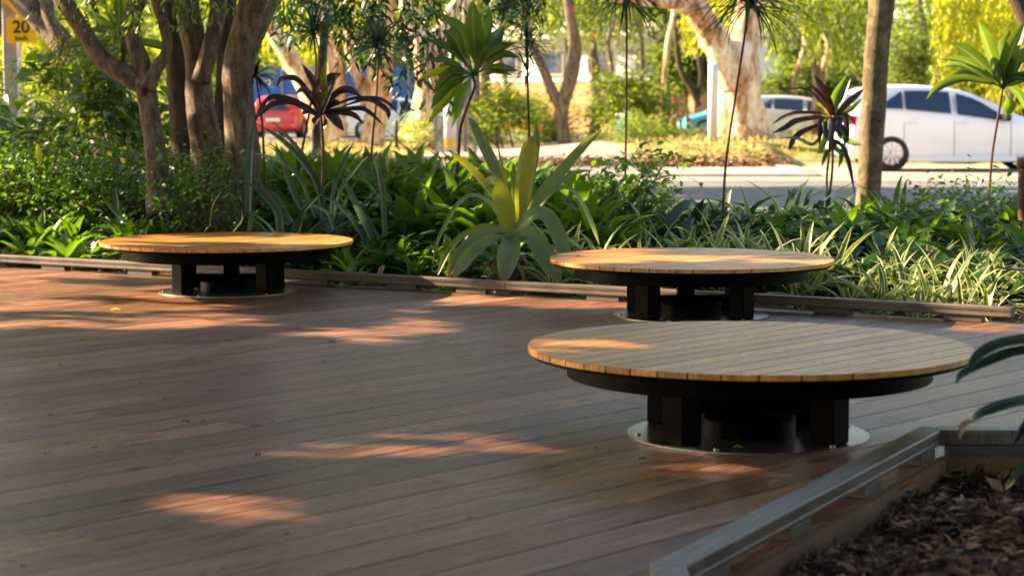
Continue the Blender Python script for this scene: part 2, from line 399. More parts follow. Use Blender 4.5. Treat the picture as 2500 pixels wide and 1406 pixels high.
c = ramp(t, [(0, (.10,.13,.02)), (.5, (.26,.22,.05)), (1, (.42,.33,.12))], at[2]); t.links.new(c.outputs[0], b.inputs['Base Color']); b.inputs['Roughness'].default_value = .7; M['blades'] = m
M['sign_y'] = plain('sign_yellow', (.90,.47,.01), .45, 0, .05)
M['sign_k'] = plain('sign_black', (.02,.015,.01), .5, 0, .05)
M['pole_grey'] = plain('pole_grey', (.30,.27,.25), .6, .2, .15)
M['pole_white'] = plain('pole_white', (.60,.58,.56), .6, 0, .1)
M['white_wall'] = plain('white_wall', (.80,.77,.72), .8, 0, .05)
M['brick'] = plain('orange_brick', (.48,.24,.13), .85, 0, .2, 3)
M['roofing'] = plain('roofing', (.34,.30,.28), .7, 0, .15)
M['blue_wall'] = plain('blue_wall', (.02,.13,.45), .5, 0, .12, .8)
M['glass'] = plain('window_glass', (.02,.045,.10), .04, 0, .1, 2, 0, .45)
M['rubber'] = plain('tyre_rubber', (.015,.015,.016), .8)
M['alloy'] = plain('alloy_rim', (.55,.55,.57), .3, .8, .05)
M['red_lens'] = plain('red_lens', (.6,.015,.02), .15, 0, .1)
M['trim'] = plain('black_trim', (.015,.015,.017), .4)
M['chrome'] = plain('chrome', (.7,.7,.72), .15, 1, .05)
def paint(name, c): return plain(name, c, .28, .0, .03, 2, 0, .5, .6)
M['p_white'] = paint('paint_white', (.86,.88,.93)); M['p_red'] = paint('paint_red', (.55,.02,.025)); M['p_blue'] = paint('paint_aqua', (.03,.33,.45))
M['p_silver'] = paint('paint_silver', (.50,.54,.60)); M['p_dark'] = paint('paint_dark', (.03,.035,.05))
M['flower'] = plain('red_flower', (.65,.06,.03), .6)
M['rust'] = plain('rusty_pipe', (.11,.045,.025), .8, .1, .3, 12, .3)
M['yellow_paint'] = plain('yellow_paint', (.75,.42,.03), .5)

# ------------------------------------------------------------------ terrain
def rail_y(x): return 12.44-.58*x            # deck edge line
def ss(a, b, x):
    t = np.clip((x-a)/(b-a), 0, 1); return t*t*(3-2*t)
def bed_h(x, y):
    d = y-rail_y(x)
    hi = .36-.28*ss(-1.0, 2.0, x)+.05*ss(3, 5, x)
    return -.05+hi*ss(.25, 3.2, d)
def ground_h(x, y):
    """height of the land beyond and around the deck"""
    x = np.asarray(x, float); y = np.asarray(y, float)
    d = y-rail_y(x)
    bed = bed_h(x, y)*(1-ss(18.8, 21.5, y))+(-.06)*ss(18.8, 21.5, y)
    z = np.where(d > .05, bed, -.14)
    berm = .36*ss(36.6, 41, y)*ss(-1., 4, x)*(1-.6*ss(52, 60, y))+.13*ss(36.6, 38, y)*(1-ss(-1, 4, x))
    berm = berm+.09*ss(36.6, 37.3, y)*ss(-1, 4, x)
    berm = berm*(1-ss(5.1, 5.5, x)*(1-ss(40.5, 42, y)))
    flat = -.06+berm*(1-ss(58, 64, y))
    return np.where(y > 21.6, flat, z)
def grid(xs, ys, hf):
    X, Y = np.meshgrid(xs, ys); Z = hf(X, Y); V = np.stack([X, Y, Z], -1).reshape(-1, 3)
    nx = len(xs); k = (np.arange(len(ys)-1)[:, None]*nx+np.arange(nx-1)[None, :]).ravel()
    return V, np.stack([k, k+1, k+nx+1, k+nx], 1)
mb = MB(); V, f = grid(np.concatenate([np.linspace(-200, -14, 12), np.linspace(-12, 16, 110), np.linspace(18, 200, 12)]), np.concatenate([np.linspace(-30, 4, 6), np.linspace(5, 22.5, 90)]), ground_h)
V[:, 2] += np.where((V[:, 1] < 22) & (np.abs(V[:, 0]) < 16), .012*np.sin(V[:, 0]*5.3+V[:, 1]*3.1)+.01*np.sin(V[:, 0]*11-V[:, 1]*7), 0)
mb.add(V, f); kind(mb.build('ground', M['soil']), 'structure', 'dark mulched soil of the garden bed around the deck')
mb = MB(); V, f = grid(np.concatenate([np.linspace(-220, -24, 8), np.linspace(-20, 24, 150), np.linspace(28, 220, 8)]), np.concatenate([np.linspace(33.8, 66, 60), np.linspace(70, 400, 10)]), ground_h)
mb.add(V, f); kind(mb.build('verge', M['dry_grass']), 'structure', 'dry yellow grass verge beyond the road')
mb = MB(); V, f = grid(np.linspace(-220, 220, 30), np.linspace(22.3, 33.5, 5), lambda X, Y: -.055+0*X); mb.add(V, f)
kind(mb.build('road', M['asphalt']), 'structure', 'sunlit grey road behind the garden bed')
mb = MB(); V, f = grid(np.linspace(-220, 220, 30), np.linspace(31.6, 33.5, 4), lambda X, Y: -.047+0*X); mb.add(V, f)
kind(mb.build('gutter', M['path']), 'structure')
mb = MB(); mb.box((-107.4, 35.15, -.065), (225.2, 3.3, .14), bev=.03); mb.box((5.05, 37.1, -.045), (.3, 6.0, .16), bev=.03); mb.box((112.6, 40.9, -.045), (214.8, .3, .16), bev=.03); kind(mb.build('kerb', M['concrete'], smooth=False), 'structure', 'pale concrete kerb along the far side of the road')
mb = MB()
V, f = grid(np.linspace(-2.6, 2.2, 8), np.linspace(34.0, 50, 16), lambda X, Y: ground_h(X, Y)+.012)
V[:, 0] = V[:, 0]*(1-.25*(V[:, 1]-34)/16)+.3; V[:, 2] = ground_h(V[:, 0], V[:, 1])+.012; mb.add(V, f)
kind(mb.build('path', M['path']), 'structure', 'pinkish gravel path crossing the verge')
mb = MB(); V, f = grid(np.linspace(-60, 60, 8), np.linspace(60, 78, 5), lambda X, Y: ground_h(X, Y)+.01); V[:, 2] = -.03; mb.add(V, f)
kind(mb.build('car_park', M['asphalt']), 'structure', 'asphalt parking area beyond the verge')
mb = MB(); V, f = grid(np.linspace(5.2, 220, 30), np.linspace(33.4, 40.75, 5), lambda X, Y: -.051+0*X); mb.add(V, f)
kind(mb.build('parking_bay', M['path']), 'structure', 'pale parking strip under the white hatchback')
mb = MB(); n = 9000; x = R.uniform(-14, 5.2, n); y = 36.75+np.abs(R.randn(n))*.9; a = R.rand(n)*6.28
mb.leaves(np.stack([x, y, ground_h(x, y)+.01+R.rand(n)*.03], 1), np.stack([np.cos(a), np.sin(a), R.randn(n)*.4], 1), np.stack([R.randn(n)*.4, R.randn(n)*.4, np.ones(n)], 1), R.uniform(.06, .2, n), R.uniform(.03, .08, n), R.rand(n))
kind(mb.build('fallen_leaves', M['chips']), 'stuff', 'brown leaf litter along the edge of the verge')
# grass tufts on the verge
mb = MB(); n = 16000
x = R.uniform(-13, 17, n); y = 37.4+R.rand(n)**1.5*21; ok = ~((x > -2.4) & (x < 2.4) & (y < 50)) & ~((x > 4.9) & (y < 41.2)); x, y = x[ok], y[ok]; n = len(x)
c = np.stack([x, y, ground_h(x, y)-.01], 1); a = R.rand(n)*6.28; d = np.stack([np.cos(a)*.5, np.sin(a)*.5, np.ones(n)], 1)
mb.leaves(c, d, np.stack([np.sin(a), -np.cos(a), 0*a], 1), R.uniform(.06, .17, n), R.uniform(.015, .04, n), R.rand(n))
kind(mb.build('grass', M['blades']), 'stuff', 'dry yellow-green grass on the verge beyond the road')

# ------------------------------------------------------------------ deck
def clip(poly, nx, ny, c):               # keep nx*x+ny*y <= c
    out = []
    for i in range(len(poly)):
        a, b = poly[i], poly[(i+1) % len(poly)]
        da, db = nx*a[0]+ny*a[1]-c, nx*b[0]+ny*b[1]-c
        if da <= 0: out.append(a)
        if da*db < 0:
            t = da/(da-db); out.append((a[0]+t*(b[0]-a[0]), a[1]+t*(b[1]-a[1])))
    return out
A1 = G(1676, 1380, .09)[:2]; A2 = G(2296, 1050, .09)[:2]     # outer line of the near rail
dA = nz(A2-A1); nA = np.array([dA[1], -dA[0]])                  # points to the bed
mb = MB(); PW = .193; u = np.array([math.cos(DECK_A), math.sin(DECK_A)]); v = np.array([-u[1], u[0]])
def lay(poly, col):
    if len(poly) > 2:
        pa = np.array(poly); ar = .5*abs(np.dot(pa[:, 0], np.roll(pa[:, 1], 1))-np.dot(pa[:, 1], np.roll(pa[:, 0], 1)))
        if ar > 1e-4:
            q = pa if np.cross(pa[1]-pa[0], pa[2]-pa[1]) > 0 else pa[::-1]
            mb.prism([tuple(p) for p in q], -.023, 0, col)
for k in range(-90, 110):
    p0 = k*PW+.05; t = -30.0+R.rand()*2.4
    while t < 34:
        L = 3.6 if R.rand() < .7 else 2.4
        rr = R.rand(); g = .0034
        q = [u*(t+g/2)+v*(p0+g), u*(t+L-g/2)+v*(p0+g), u*(t+L-g/2)+v*(p0+PW-g), u*(t+g/2)+v*(p0+PW-g)]
        t += L
        q = [tuple(z) for z in q]
        q = clip(q, -1, 0, 12); q = clip(q, 1, 0, 9); q = clip(q, 0, -1, 1.5)
        q = clip(q, .58, 1, 12.44+.02)
        if len(q) < 3: continue
        col = (.5, .5, rr)
        far = clip(q, 0, -1, -A2[1]);  lay(far, col)
        near = clip(q, 0, 1, A2[1])
        if len(near) > 2:
            mid = clip(near, 0, -1, -A1[1])
            if len(mid) > 2: lay(clip(mid, nA[0], nA[1], float(nA@A1)), col)
            low = clip(near, 0, 1, A1[1])
            if len(low) > 2: lay(clip(low, 1, 0, A1[0]), col)
kind(mb.pack().build('deck', M['deck'], smooth=False), 'structure', 'brown timber-look composite deck boards laid diagonally')
# fascia board under the deck edge by the near bed
fo = MB()
def fasc(a, b, h=.09, th=.022, off=.0):
    a = np.array(a); b = np.array(b); d = nz(b-a); n2 = np.array([d[1], -d[0]]); m_ = (a+b)/2+n2*(th/2+off)
    fo.box((m_[0], m_[1], -.005-h/2), (np.linalg.norm(b-a), th, h), math.atan2(d[1], d[0]))
fasc(A1, A2, off=.0015); fasc(A2+[0, .004], (8, A2[1]+.004), off=.0015)
fasc((A1[0], 1.5), A1, off=.0015)
tag(fo.build('deck_fascia', M['fascia'], smooth=False), 'tan timber fascia board under the deck edge beside the near mulch bed', 'fascia')

# ------------------------------------------------------------------ edge rails
def rail_profile(mbx, a, b, w=.088, z0=.036, z1=.090, endcut=(0, 0)):
    """rounded bar with two shallow grooves along the faces, from a to b (2D centre line)"""
    a = np.array(a, float); b = np.array(b, float); d = nz(b-a); n2 = np.array([-d[1], d[0]]); h = w/2; e = .004
    zs = [(-h+e, z1), (-h, z1-e), (-h, z0+.036), (-h+.0025, z0+.0335), (-h+.0025, z0+.017), (-h, z0+.0145), (-h, z0+.006), (-h+.006, z0), (h-.006, z0), (h, z0+.006), (h, z0+.0145), (h-.0025, z0+.017), (h-.0025, z0+.0335), (h, z0+.036), (h, z1-e), (h-e, z1)]
    n = len(zs); V = []
    for p, cut in ((a, endcut[0]), (b, endcut[1])):
        for o_, z in zs: V.append((*(p+n2*o_+d*o_*cut), z))
    f = [tuple(range(n))[::-1], tuple(range(n, 2*n))]+[(i, n+i, n+(i+1) % n, (i+1) % n) for i in range(n)]
    f = [q[::-1] for q in f]
    mbx.add(V, f)
def blockbox(rt, c, L, w, rz, z1=.0355):
    q = MB(); q.box((c[0], c[1], z1/2+.0005), (L, w, z1-.001), rz, bev=.002); return q.build('spacer_block', M['block'], rt, smooth=False)
# far rail
rz = math.atan(-.58); dF = np.array([math.cos(rz), math.sin(rz)]); nF = np.array([-dF[1], dF[0]])
def far_pt(x, off=-.045): return np.array([x, rail_y(x)])+nF*off
rt = thing('deck_edge_rail', 'long brown rail on blocks along the far edge of the deck', 'edge rail', (0, 12.4, 0))
q = MB(); rail_profile(q, far_pt(-9.0), far_pt(-.002)); q.build('rail_bar', M['rail'], rt, smooth=False)
q = MB(); rail_profile(q, far_pt(.002), far_pt(2.755)); q.build('rail_bar', M['rail'], rt, smooth=False)
for xb in (-8.2, -7.5, -6.8, -6.1, -5.4, -4.7, -3.98, -3.26, -2.56, -1.9, -1.27, -.67, -.22, .59, 1.22, 1.86, 2.52):
    blockbox(rt, far_pt(xb), .22, .07, rz)
# near rails (meeting at a mitred corner)
hw = .044
a_out, b_out = A1, A2
ca = A1-nA*hw; cb = A2-nA*hw
rt = thing('deck_edge_rail', 'grey rail bending around the near mulch bed at bottom right', 'edge rail', (1.0, 5.8, 0))
# corner geometry: segment A direction dA; B along +X ; C along -Y
tA = math.tan(.5*(math.atan2(dA[1], dA[0])-0))         # mitre at far corner (turn from dA to +X)
tC = math.tan(.5*(math.pi/2-math.atan2(dA[1], dA[0])))
def corner(line_n, c1, line_m, c2):
    return np.linalg.solve(np.array([line_n, line_m]), np.array([c1, c2]))
cb = corner(nA, nA@A1-hw, np.array([0, 1.]), A2[1]+hw)
ca = corner(nA, nA@A1-hw, np.array([1., 0]), A1[0]-hw)
q = MB(); rail_profile(q, ca, cb-dA*.0015, endcut=(-tC*1., tA)); q.build('rail_bar', M['rail2'], rt, smooth=False)
q = MB(); rail_profile(q, cb+np.array([.0015, 0]), (6.0, cb[1]), endcut=(-tA, 0)); q.build('rail_bar', M['rail2'], rt, smooth=False)
q = MB(); rail_profile(q, (ca[0], 1.6), ca-np.array([0, .0015]), endcut=(0, tC)); q.build('rail_bar', M['rail2'], rt, smooth=False)
for Yb in (6.60, 6.06, 5.47, 4.92):
    p = A1+dA*((Yb-A1[1])/dA[1])-nA*(hw-.001)
    blockbox(rt, p, .17, .082, math.atan2(dA[1], dA[0]))
blockbox(rt, (1.66, cb[1]-.001), .33, .082, 0)
for xb in (2.5, 3.2): blockbox(rt, (xb, cb[1]-.001), .2, .082, 0)
blockbox(rt, (ca[0], 4.2), .2, .08, math.pi/2)

# ------------------------------------------------------------------ round tables
def make_table():
    t0 = thing('round_bench', 'x', 'round bench', (0,0,0), 'low round slatted benches on the deck')
    RT = .80; n = 16; sp = 2*RT/n; q = MB(); g = .0036
    u = np.array([math.cos(SL_A), math.sin(SL_A)]); v = np.array([-u[1], u[0]])
    for k in range(n):
        a = -RT+k*sp+g; b = -RT+(k+1)*sp-g
        a = max(a, -RT+.004); b = min(b, RT-.004)
        ps = np.linspace(a, b, 9); up = [u*math.sqrt(max(0, RT*RT-p*p))+v*p for p in ps]; dn = [-u*math.sqrt(max(0, RT*RT-p*p))+v*p for p in ps[::-1]]
        q.prism(up+dn, .307, .327, (.5,.5,R.rand()), bev=.0022, cx=tuple(v*(a+b)/2))
    for k in range(n):
        p = -RT+(k+.5)*sp
        for off in (-.62, -.22, .22, .62):
            if off*off+p*p < (RT-.03)**2:
                for dd in (-.024, .024): c_ = u*off+v*(p+dd); q.cyl((c_[0], c_[1]), .0042, .0038, .326, .3276, 8, (0, .5, .5))
    q.build('slatted_top', M['slat'], t0, smooth=False)
    q = MB(); q.cyl((0,0), .787, .787, .2985, .3065, 120); q.band((0,0), .7865, .779, .2925, .2985); q.build('backing_plate', M['black'], t0, smooth=False)
    q = MB(); q.band((0,0), .658, .646, .220, .298, 160); q.build('apron_ring', M['black'], t0, smooth=False)
    for k, ang in enumerate((-137, -43, 143, 37, 90)):
        a = rad(ang); q = MB(); rr_ = .355
        q.box((rr_*math.cos(a), rr_*math.sin(a), .008+.1455), (.10, .10, .289), a, bev=.004); lg = q.build('leg', M['black'], t0, smooth=False)
    q = MB(); q.revolve((0,-.02,0), [(.0, .008), (.172, .008), (.172, .070), (.168, .072), (.163, .070), (.163, .02), (0, .02)], n=64); q.box((0, .22, .053), (.46, .012, .088))
    q.build('hub_drum', M['black'], t0, smooth=False)
    q = MB(); q.revolve((0,0,0), [(0, .001), (.438, .001), (.438, .007), (.436, .008), (0, .008)], n=120); bp = q.build('base_plate', M['galv'], t0, smooth=False)
    for ang in (5, 60, 118, 176, 236, 298):
        a = rad(ang+12); q = MB(); q.cyl((.405*math.cos(a), .405*math.sin(a)), .009, .009, .008, .014, 6); q.build('bolt', M['galv'], bp, smooth=False)
    return t0
tb = make_table()
T1c = (.857, 7.17); T2c = (1.013, 11.22); T3c = (-1.815, 12.66)
for o_ in [tb]:
    o_.location = (*T1c, .0005); o_['label'] = 'nearest round slatted bench, on the right of the deck beside the near rail'
copy_tree(tb, (*T2c, .0005), 0, 'round slatted bench behind the nearest one, close to the garden rail')
copy_tree(tb, (*T3c, .0005), rad(4), 'round slatted bench standing alone on the left, with amber sunlit top')

# ------------------------------------------------------------------ mulch chips
def chips(mbx, n, xs, ys, hf, lo, hi, keep=None, tl=0, th=1):
    x = R.uniform(*xs, n); y = R.uniform(*ys, n)
    if keep is not None: k = keep(x, y); x, y = x[k], y[k]
    n = len(x); a = R.rand(n)*6.28; L = R.uniform(lo, hi, n)
    z = hf(x, y)+R.rand(n)*.022
    d = np.stack([np.cos(a), np.sin(a), R.randn(n)*.35], 1); nn = np.stack([R.randn(n)*.5, R.randn(n)*.5, np.ones(n)], 1)
    mbx.leaves(np.stack([x, y, z], 1), d, nn, L, L*R.uniform(.12, .45, n), tl+(th-tl)*R.rand(n)**1.8)
def near_h(x, y):
    dd = (x-A1[0])*nA[0]+(y-A1[1])*nA[1]
    return -.075+.075*ss(0.1, .6, dd)*(1-ss(5.6, 6.6, y))+.02*np.sin(x*7+y*5)+.012*np.sin(x*17-y*13)
inbed = lambda x, y: (((x-A1[0])*nA[0]+(y-A1[1])*nA[1] > .012) & (y < A2[1]-.012) & (x > A1[0]+.012))
mb = MB(); V, f = grid(np.linspace(A1[0]+.004, 4.5, 90), np.linspace(1.6, A2[1]-.004, 110), near_h)
cxy = V[f].mean(1); f = f[inbed(cxy[:, 0], cxy[:, 1]) | ((cxy[:,0]-A1[0])*nA[0]+(cxy[:,1]-A1[1])*nA[1] > -.004)]
V[:, 2] += R.randn(len(V))*.005; mb.add(V, f)
kind(mb.build('near_soil', M['mulch_base']), 'structure', 'dark soil of the near mulch bed')
mb = MB(); chips(mb, 30000, (A1[0], 2.6), (3.6, A2[1]), near_h, .012, .068, inbed, 0, 1); chips(mb, 500, (A1[0], 2.4), (3.8, A2[1]), lambda x, y: near_h(x, y)+.012, .03, .10, inbed, .5, 1)
kind(mb.build('mulch', M['chips']), 'stuff', 'shredded dark brown bark mulch in the near bed, bottom right')
mb = MB(); chips(mb, 30000, (-5, 6), (8.5, 17), lambda x, y: ground_h(x, y)+.002, .015, .07, lambda x, y: (y-rail_y(x) > .03) & (y-rail_y(x) < 2.6), .05, 1)
kind(mb.build('bark_litter', M['chips']), 'stuff', 'brown bark and leaf litter in the garden bed behind the far rail')

# ------------------------------------------------------------------ plants: rosettes
def rleaf(mbx, o, az, e0, L, W, droop, tint, fold=.2, n=6, across=3, prof=None, twist=0., wave=0):
    s = np.linspace(0, 1, n); pitch = e0-droop*s**1.4
    d = np.stack([np.cos(pitch)*math.cos(az+twist), np.cos(pitch)*math.sin(az+twist), np.sin(pitch)], 1)
    pts = np.vstack([o, np.array(o)+np.cumsum(d[:-1]*(L/(n-1)), 0)])
    nn = np.stack([-np.sin(pitch)*math.cos(az), -np.sin(pitch)*math.sin(az), np.cos(pitch)], 1)
    if prof is None: prof = [.75, .95, 1, .9, .6, .04]
    w_ = np.interp(s, np.linspace(0, 1, len(prof)), prof)*W
    mbx.strap(pts, w_, nn, fold, tint, 1, across, wave)
def rosette(nl, L, W, e_lo, e_hi, droop, tint=(.2, .9), prof=None, fold=.25, seg=7):
    q = MB()
    for k in range(nl):
        f_ = k/nl; az = k*2.4+R.rand()*.5
        rleaf(q, (R.randn()*.01, R.randn()*.01, 0), az, e_lo+(e_hi-e_lo)*f_+R.randn()*.08, L*(.75+.5*R.rand())*(1-.15*f_), W*(.85+.3*R.rand()), droop*(.6+.8*R.rand()), R.uniform(*tint), fold, seg, 3, prof, R.randn()*.1)
    return q.pack()
RS = {
 'green': [rosette(13, .32, .058, rad(25), rad(82), rad(70)) for _ in range(4)],
 'lance': [rosette(12, .36, .075, rad(40), rad(85), rad(60), (.3, .95), [.2, .5, .95, 1, .7, .04]) for _ in range(4)],
 'vari':  [rosette(10, .42, .040, rad(25), rad(84), rad(62), (.2, .95)) for _ in range(4)],
 'dark':  [rosette(12, .36, .068, rad(20), rad(75), rad(80), (.1, .8)) for _ in range(4)],
}
def frame_x(px, Y): return (px-1250)/F*Y
def gz(x, y): return float(ground_h(x, y))
# ---- ground cover masses (stuff): one mesh per kind
def scatter(kindname, spots, mbx, sc=(.7, 1.25), dz=0):
    for x, y in spots:
        mbx.xform(RS[kindname][R.randint(4)], (x, y, gz(x, y)-.01+dz), R.rand()*6.28, R.uniform(*sc), abs(R.randn())*.22, R.rand()*6.28, R.uniform(-.2, .2))
def spots(n, pxr, dr, cond=None):
    out = []
    for _ in range(n):
        px = R.uniform(*pxr); d = dr[0]+(dr[1]-dr[0])*R.rand()
        # solve Y: y = rail_y(x)+d with x=(px-1250)/F*Y
        kx = (px-1250)/F; Y = (12.44+d)/(1+.58*kx); x = kx*Y
        if Y > 20.8: continue
        if cond is None or cond(px, d): out.append((x, Y))
    return out
g1 = MB(); g2 = MB(); g3m = MB(); g4 = MB()
scatter('green', spots(260, (-150, 1420), (.75, 3.2)), g1)
scatter('green', spots(140, (1400, 2600), (1.5, 4.5)), g1, (.6, 1.0))
scatter('lance', spots(210, (620, 1480), (1.8, 4.6)), g1, (1.0, 1.65))
scatter('vari', spots(20, (1430, 2080), (2.6, 5.6)), g3m, (.9, 1.4))
scatter('dark', spots(60, (1430, 2500), (2.2, 5.6)), g2, (1.0, 1.6))
scatter('lance', spots(40, (1900, 2600), (3.0, 5.6)), g1, (.9, 1.35))
scatter('lance', spots(60, (2150, 2600), (2.5, 6.0)), g1, (.7, 1.1))
scatter('dark', spots(240, (-150, 2650), (.9, 6.2)), g2, (.7, 1.2))
scatter('dark', spots(130, (1480, 2650), (2.0, 6.8)), g2, (.9, 1.45))
scatter('vari', spots(40, (1350, 2100), (1.2, 4.2)), g3m, (.7, 1.05))
scatter('vari', spots(30, (2120, 2620), (1.3, 2.6)), g3m, (.6, .95))
scatter('vari', spots(30, (1340, 2050), (.5, 2.4)), g3m, (.8, 1.2), .03)
kind(g1.pack().build('ground_cover', M['g_green']), 'stuff', 'bright green leafy ground cover in the garden bed')
kind(g2.pack().build('ground_cover', M['g_dark']), 'stuff', 'dark glossy ground cover in the garden bed')
kind(g3m.pack().build('ground_cover', M['g_vari']), 'stuff', 'cream-striped ground cover in the middle of the garden bed')
# dead leaves lying between the plants
mb = MB(); 
for x, y in spots(260, (-100, 2600), (.3, 4)):
    rleaf(mb, (x, y, gz(x, y)+.02+R.rand()*.05), R.rand()*6.28, rad(R.uniform(0, 60)), R.uniform(.1, .28), R.uniform(.015, .04), rad(60), R.rand(), .3, 6, 3)
kind(mb.pack().build('leaf_litter', M['g_brown']), 'stuff', 'dry curled brown leaves among the bed plants')

# ---- individual plants near the rail
def plant(name, kindname, m, px, d, sc, label, cat, group=None, rz=None, tilt=0.1):
    kx = (px-1250)/F; Y = (12.44+d)/(1+.58*kx); x = kx*Y
    q = MB(); src = RS[kindname][R.randint(4)]
    q.xform(src, (x, Y, gz(x, Y)-.012), R.rand()*6.28, sc, tilt, R.rand()*6.28)
    o = q.pack().build(name, m, loc=(x, Y, gz(x, Y)-.012)); return tag(o, label, cat, group)
sp_ = sorted([(2080, .62, .9), (2160, .45, 1.05), (2215, .85, 1.1), (2270, .45, .95), (2330, .62, 1.1), (2385, .95, 1.0), (2120, .95, 1.0), (2300, 1.05, 1.05), (2430, 1.3, .95), (2190, 1.25, .85), (2245, .3, .7), (2140, .3, .65), (2360, .35, .75), (2415, .6, .85)])
ord_ = ['first', 'second', 'third', 'fourth', 'fifth', 'sixth', 'seventh', 'eighth']
fr_ = [q_ for q_ in sp_ if q_[1] < .65]; bk_ = [q_ for q_ in sp_ if q_[1] >= .65]
for row, nm_ in ((fr_, 'front'), (bk_, 'back')):
    for i, (px, d, sc) in enumerate(row):
        plant('variegated_bromeliad', 'vari', M['g_vari'], px, d, sc, 'cream-edged bromeliad, %s from the left in the %s row by the rail end' % (ord_[i], nm_), 'plant', 'cream-edged bromeliads by the rail end')
for i, (px, d, sc, lb) in enumerate([
    (860, .45, .75, 'small green bromeliad just behind the rail right of the left bench'), (1010, .8, .85, 'green bromeliad between the left bench and the giant bromeliad'),
    (930, 1.0, .9, 'leafy green bromeliad behind the gap right of the left bench'), (1430, .35, .55, 'low bright green shoot at the left rim of the middle bench'),
    (1080, .3, .5, 'tiny green plant tucked under the left arm of the giant bromeliad'), (215, .9, .8, 'small upright green bromeliad left of the left bench top'),
    (330, 1.3, 1.0, 'green bromeliad behind the left edge of the left bench'), (620, 1.1, .8, 'bright green rosette standing above the left bench top')]):
    plant('green_bromeliad', 'green', M['g_green'], px, d, sc, lb, 'plant', 'small green bromeliads behind the far rail')
for i, (px, d, sc, lb) in enumerate([
    (1480, .8, .9, 'striped bromeliad behind the left rim of the middle bench'), (1560, 1.1, 1.0, 'striped bromeliad behind the middle bench, left of centre'),
    (1650, 1.5, 1.15, 'tall striped bromeliad rising behind the middle bench'), (1900, 1.3, 1.1, 'striped bromeliad right of the cane stem behind the middle bench'),
    (1400, 1.1, .8, 'striped bromeliad right beside the giant bromeliad')]):
    plant('variegated_bromeliad', 'vari', M['g_vari'], px, d, sc, lb, 'plant', 'striped bromeliads behind the middle bench')
for i, (px, d, sc, lb) in enumerate([(60, .35, 1.05, 'brown-tipped green bromeliad at the far left behind the rail'), (150, .4, 1.15, 'large green bromeliad with curled pale leaves left of the left bench')]):
    kx = (px-1250)/F; Y = (12.44+d)/(1+.58*kx); x = kx*Y; z = gz(x, Y)
    e = thing('curled_bromeliad', lb, 'plant', (x, Y, z), 'curled bromeliads at the far left')
    q = MB(); q.xform(rosette(15, .40, .07, rad(25), rad(80), rad(75), (.4, 1)), (x, Y, z-.01), 0, sc); q.build('leaves', M['g_green'], e)
    q = MB(); q.xform(rosette(7, .40, .055, rad(15), rad(60), rad(150), (.4, 1)), (x, Y, z-.01), 1., sc); q.build('dry_leaves', M['g_brown'], e)

# ------------------------------------------------------------------ giant bromeliad
def tr(pts, off, s, Y, dy):          # crop pixels -> world with a depth profile
    n = len(pts); out = []
    for i, (a, b) in enumerate(pts):
        f_ = i/(n-1); out.append(P(off[0]+a/s, off[1]+b/s, Y+dy*f_))
    return np.array(out)
YB = 12.95
bro = thing('giant_bromeliad', 'giant olive and blue-green bromeliad with arching leaves behind the rail, centre', 'plant', tuple(P(1243, 672, YB)))
def hero(pts, ws, dy, tint, nrm=(0, -1, .35), y0=0, fold=.14):
    p = tr(pts, (1050, 270), 3.269, YB+y0, dy); q = MB()
    w_ = np.array(ws)*.9/3.269/F*YB; w_[-1] *= .55
    q.strap(p, w_, nrm, fold, tint, 5, 7, .02); return q.build('leaf', M['g_hero'], bro)
hero([(650,980),(610,700),(525,480),(430,280),(345,110),(312,62)], [60,95,105,100,60,18], .25, .12, y0=.05)
hero([(610,930),(520,700),(370,510),(230,385),(150,318)], [50,62,66,55,26], -.12, .82, y0=-.03)
hero([(640,1000),(600,850),(560,690),(530,600),(485,572),(448,630)], [90,140,150,120,105,30], -.22, .55, y0=-.12)
hero([(730,900),(738,700),(765,480),(795,300),(815,208)], [90,140,160,135,40], .1, .88, y0=.04, fold=.2)
hero([(760,850),(810,500),(845,260),(850,140)], [70,80,80,40], .15, .3, y0=.12)
hero([(750,930),(880,680),(1050,485),(1200,312),(1300,215),(1375,155)], [70,95,100,80,50,12], .1, .35, y0=0)
hero([(760,940),(880,740),(1020,625),(1130,640),(1220,760),(1290,910),(1350,1070)], [70,90,85,70,62,60,14], .12, .45, (0,-.5,.9), y0=.08)
hero([(600,930),(490,760),(350,680),(225,745),(130,900),(55,1060),(22,1230)], [70,80,70,50,40,30,10], -.22, .35, (0,-.5,.9), y0=0)
hero([(700,950),(810,840),(920,835),(1000,950),(1060,1100),(1130,1300)], [90,130,140,140,130,70], -.25, .12, (0,-.8,.6), y0=-.12)
hero([(670,1000),(790,1000),(880,1100),(960,1230),(1035,1390)], [120,150,170,165,60], -.3, .22, (0,-.85,.5), y0=-.15)
hero([(640,1000),(640,1090),(618,1200),(590,1350)], [150,180,190,150], -.3, .25, (0,-.85,.5), y0=-.2)
hero([(590,960),(440,975),(310,1070),(205,1200),(140,1325)], [60,100,110,110,60], -.25, .3, (0,-.7,.7), y0=-.08)
hero([(590,1010),(460,1045),(340,1140),(255,1240),(190,1330)], [60,105,120,115,60], -.3, .28, (0,-.75,.6), y0=-.18)
hero([(850,800),(950,650),(1060,560),(1180,495),(1305,480)], [40,55,60,50,15], .15, .5, (0,-.6,.8), y0=.1)
hero([(650,800),(610,600),(570,430),(538,262)], [30,34,28,8], .1, .98, y0=.02)
hero([(560,930),(420,930),(250,1010),(130,1150),(60,1310)], [50,70,70,60,25], -.1, .5, (0,-.6,.8), y0=.0)
hero([(900,960),(1060,1010),(1150,1060),(1210,1115)], [40,50,50,20], .1, .1, (0,-.6,.8), y0=.1)
hero([(700,900),(680,700),(670,520),(665,420)], [60,70,60,14], .15, .5, y0=.14)
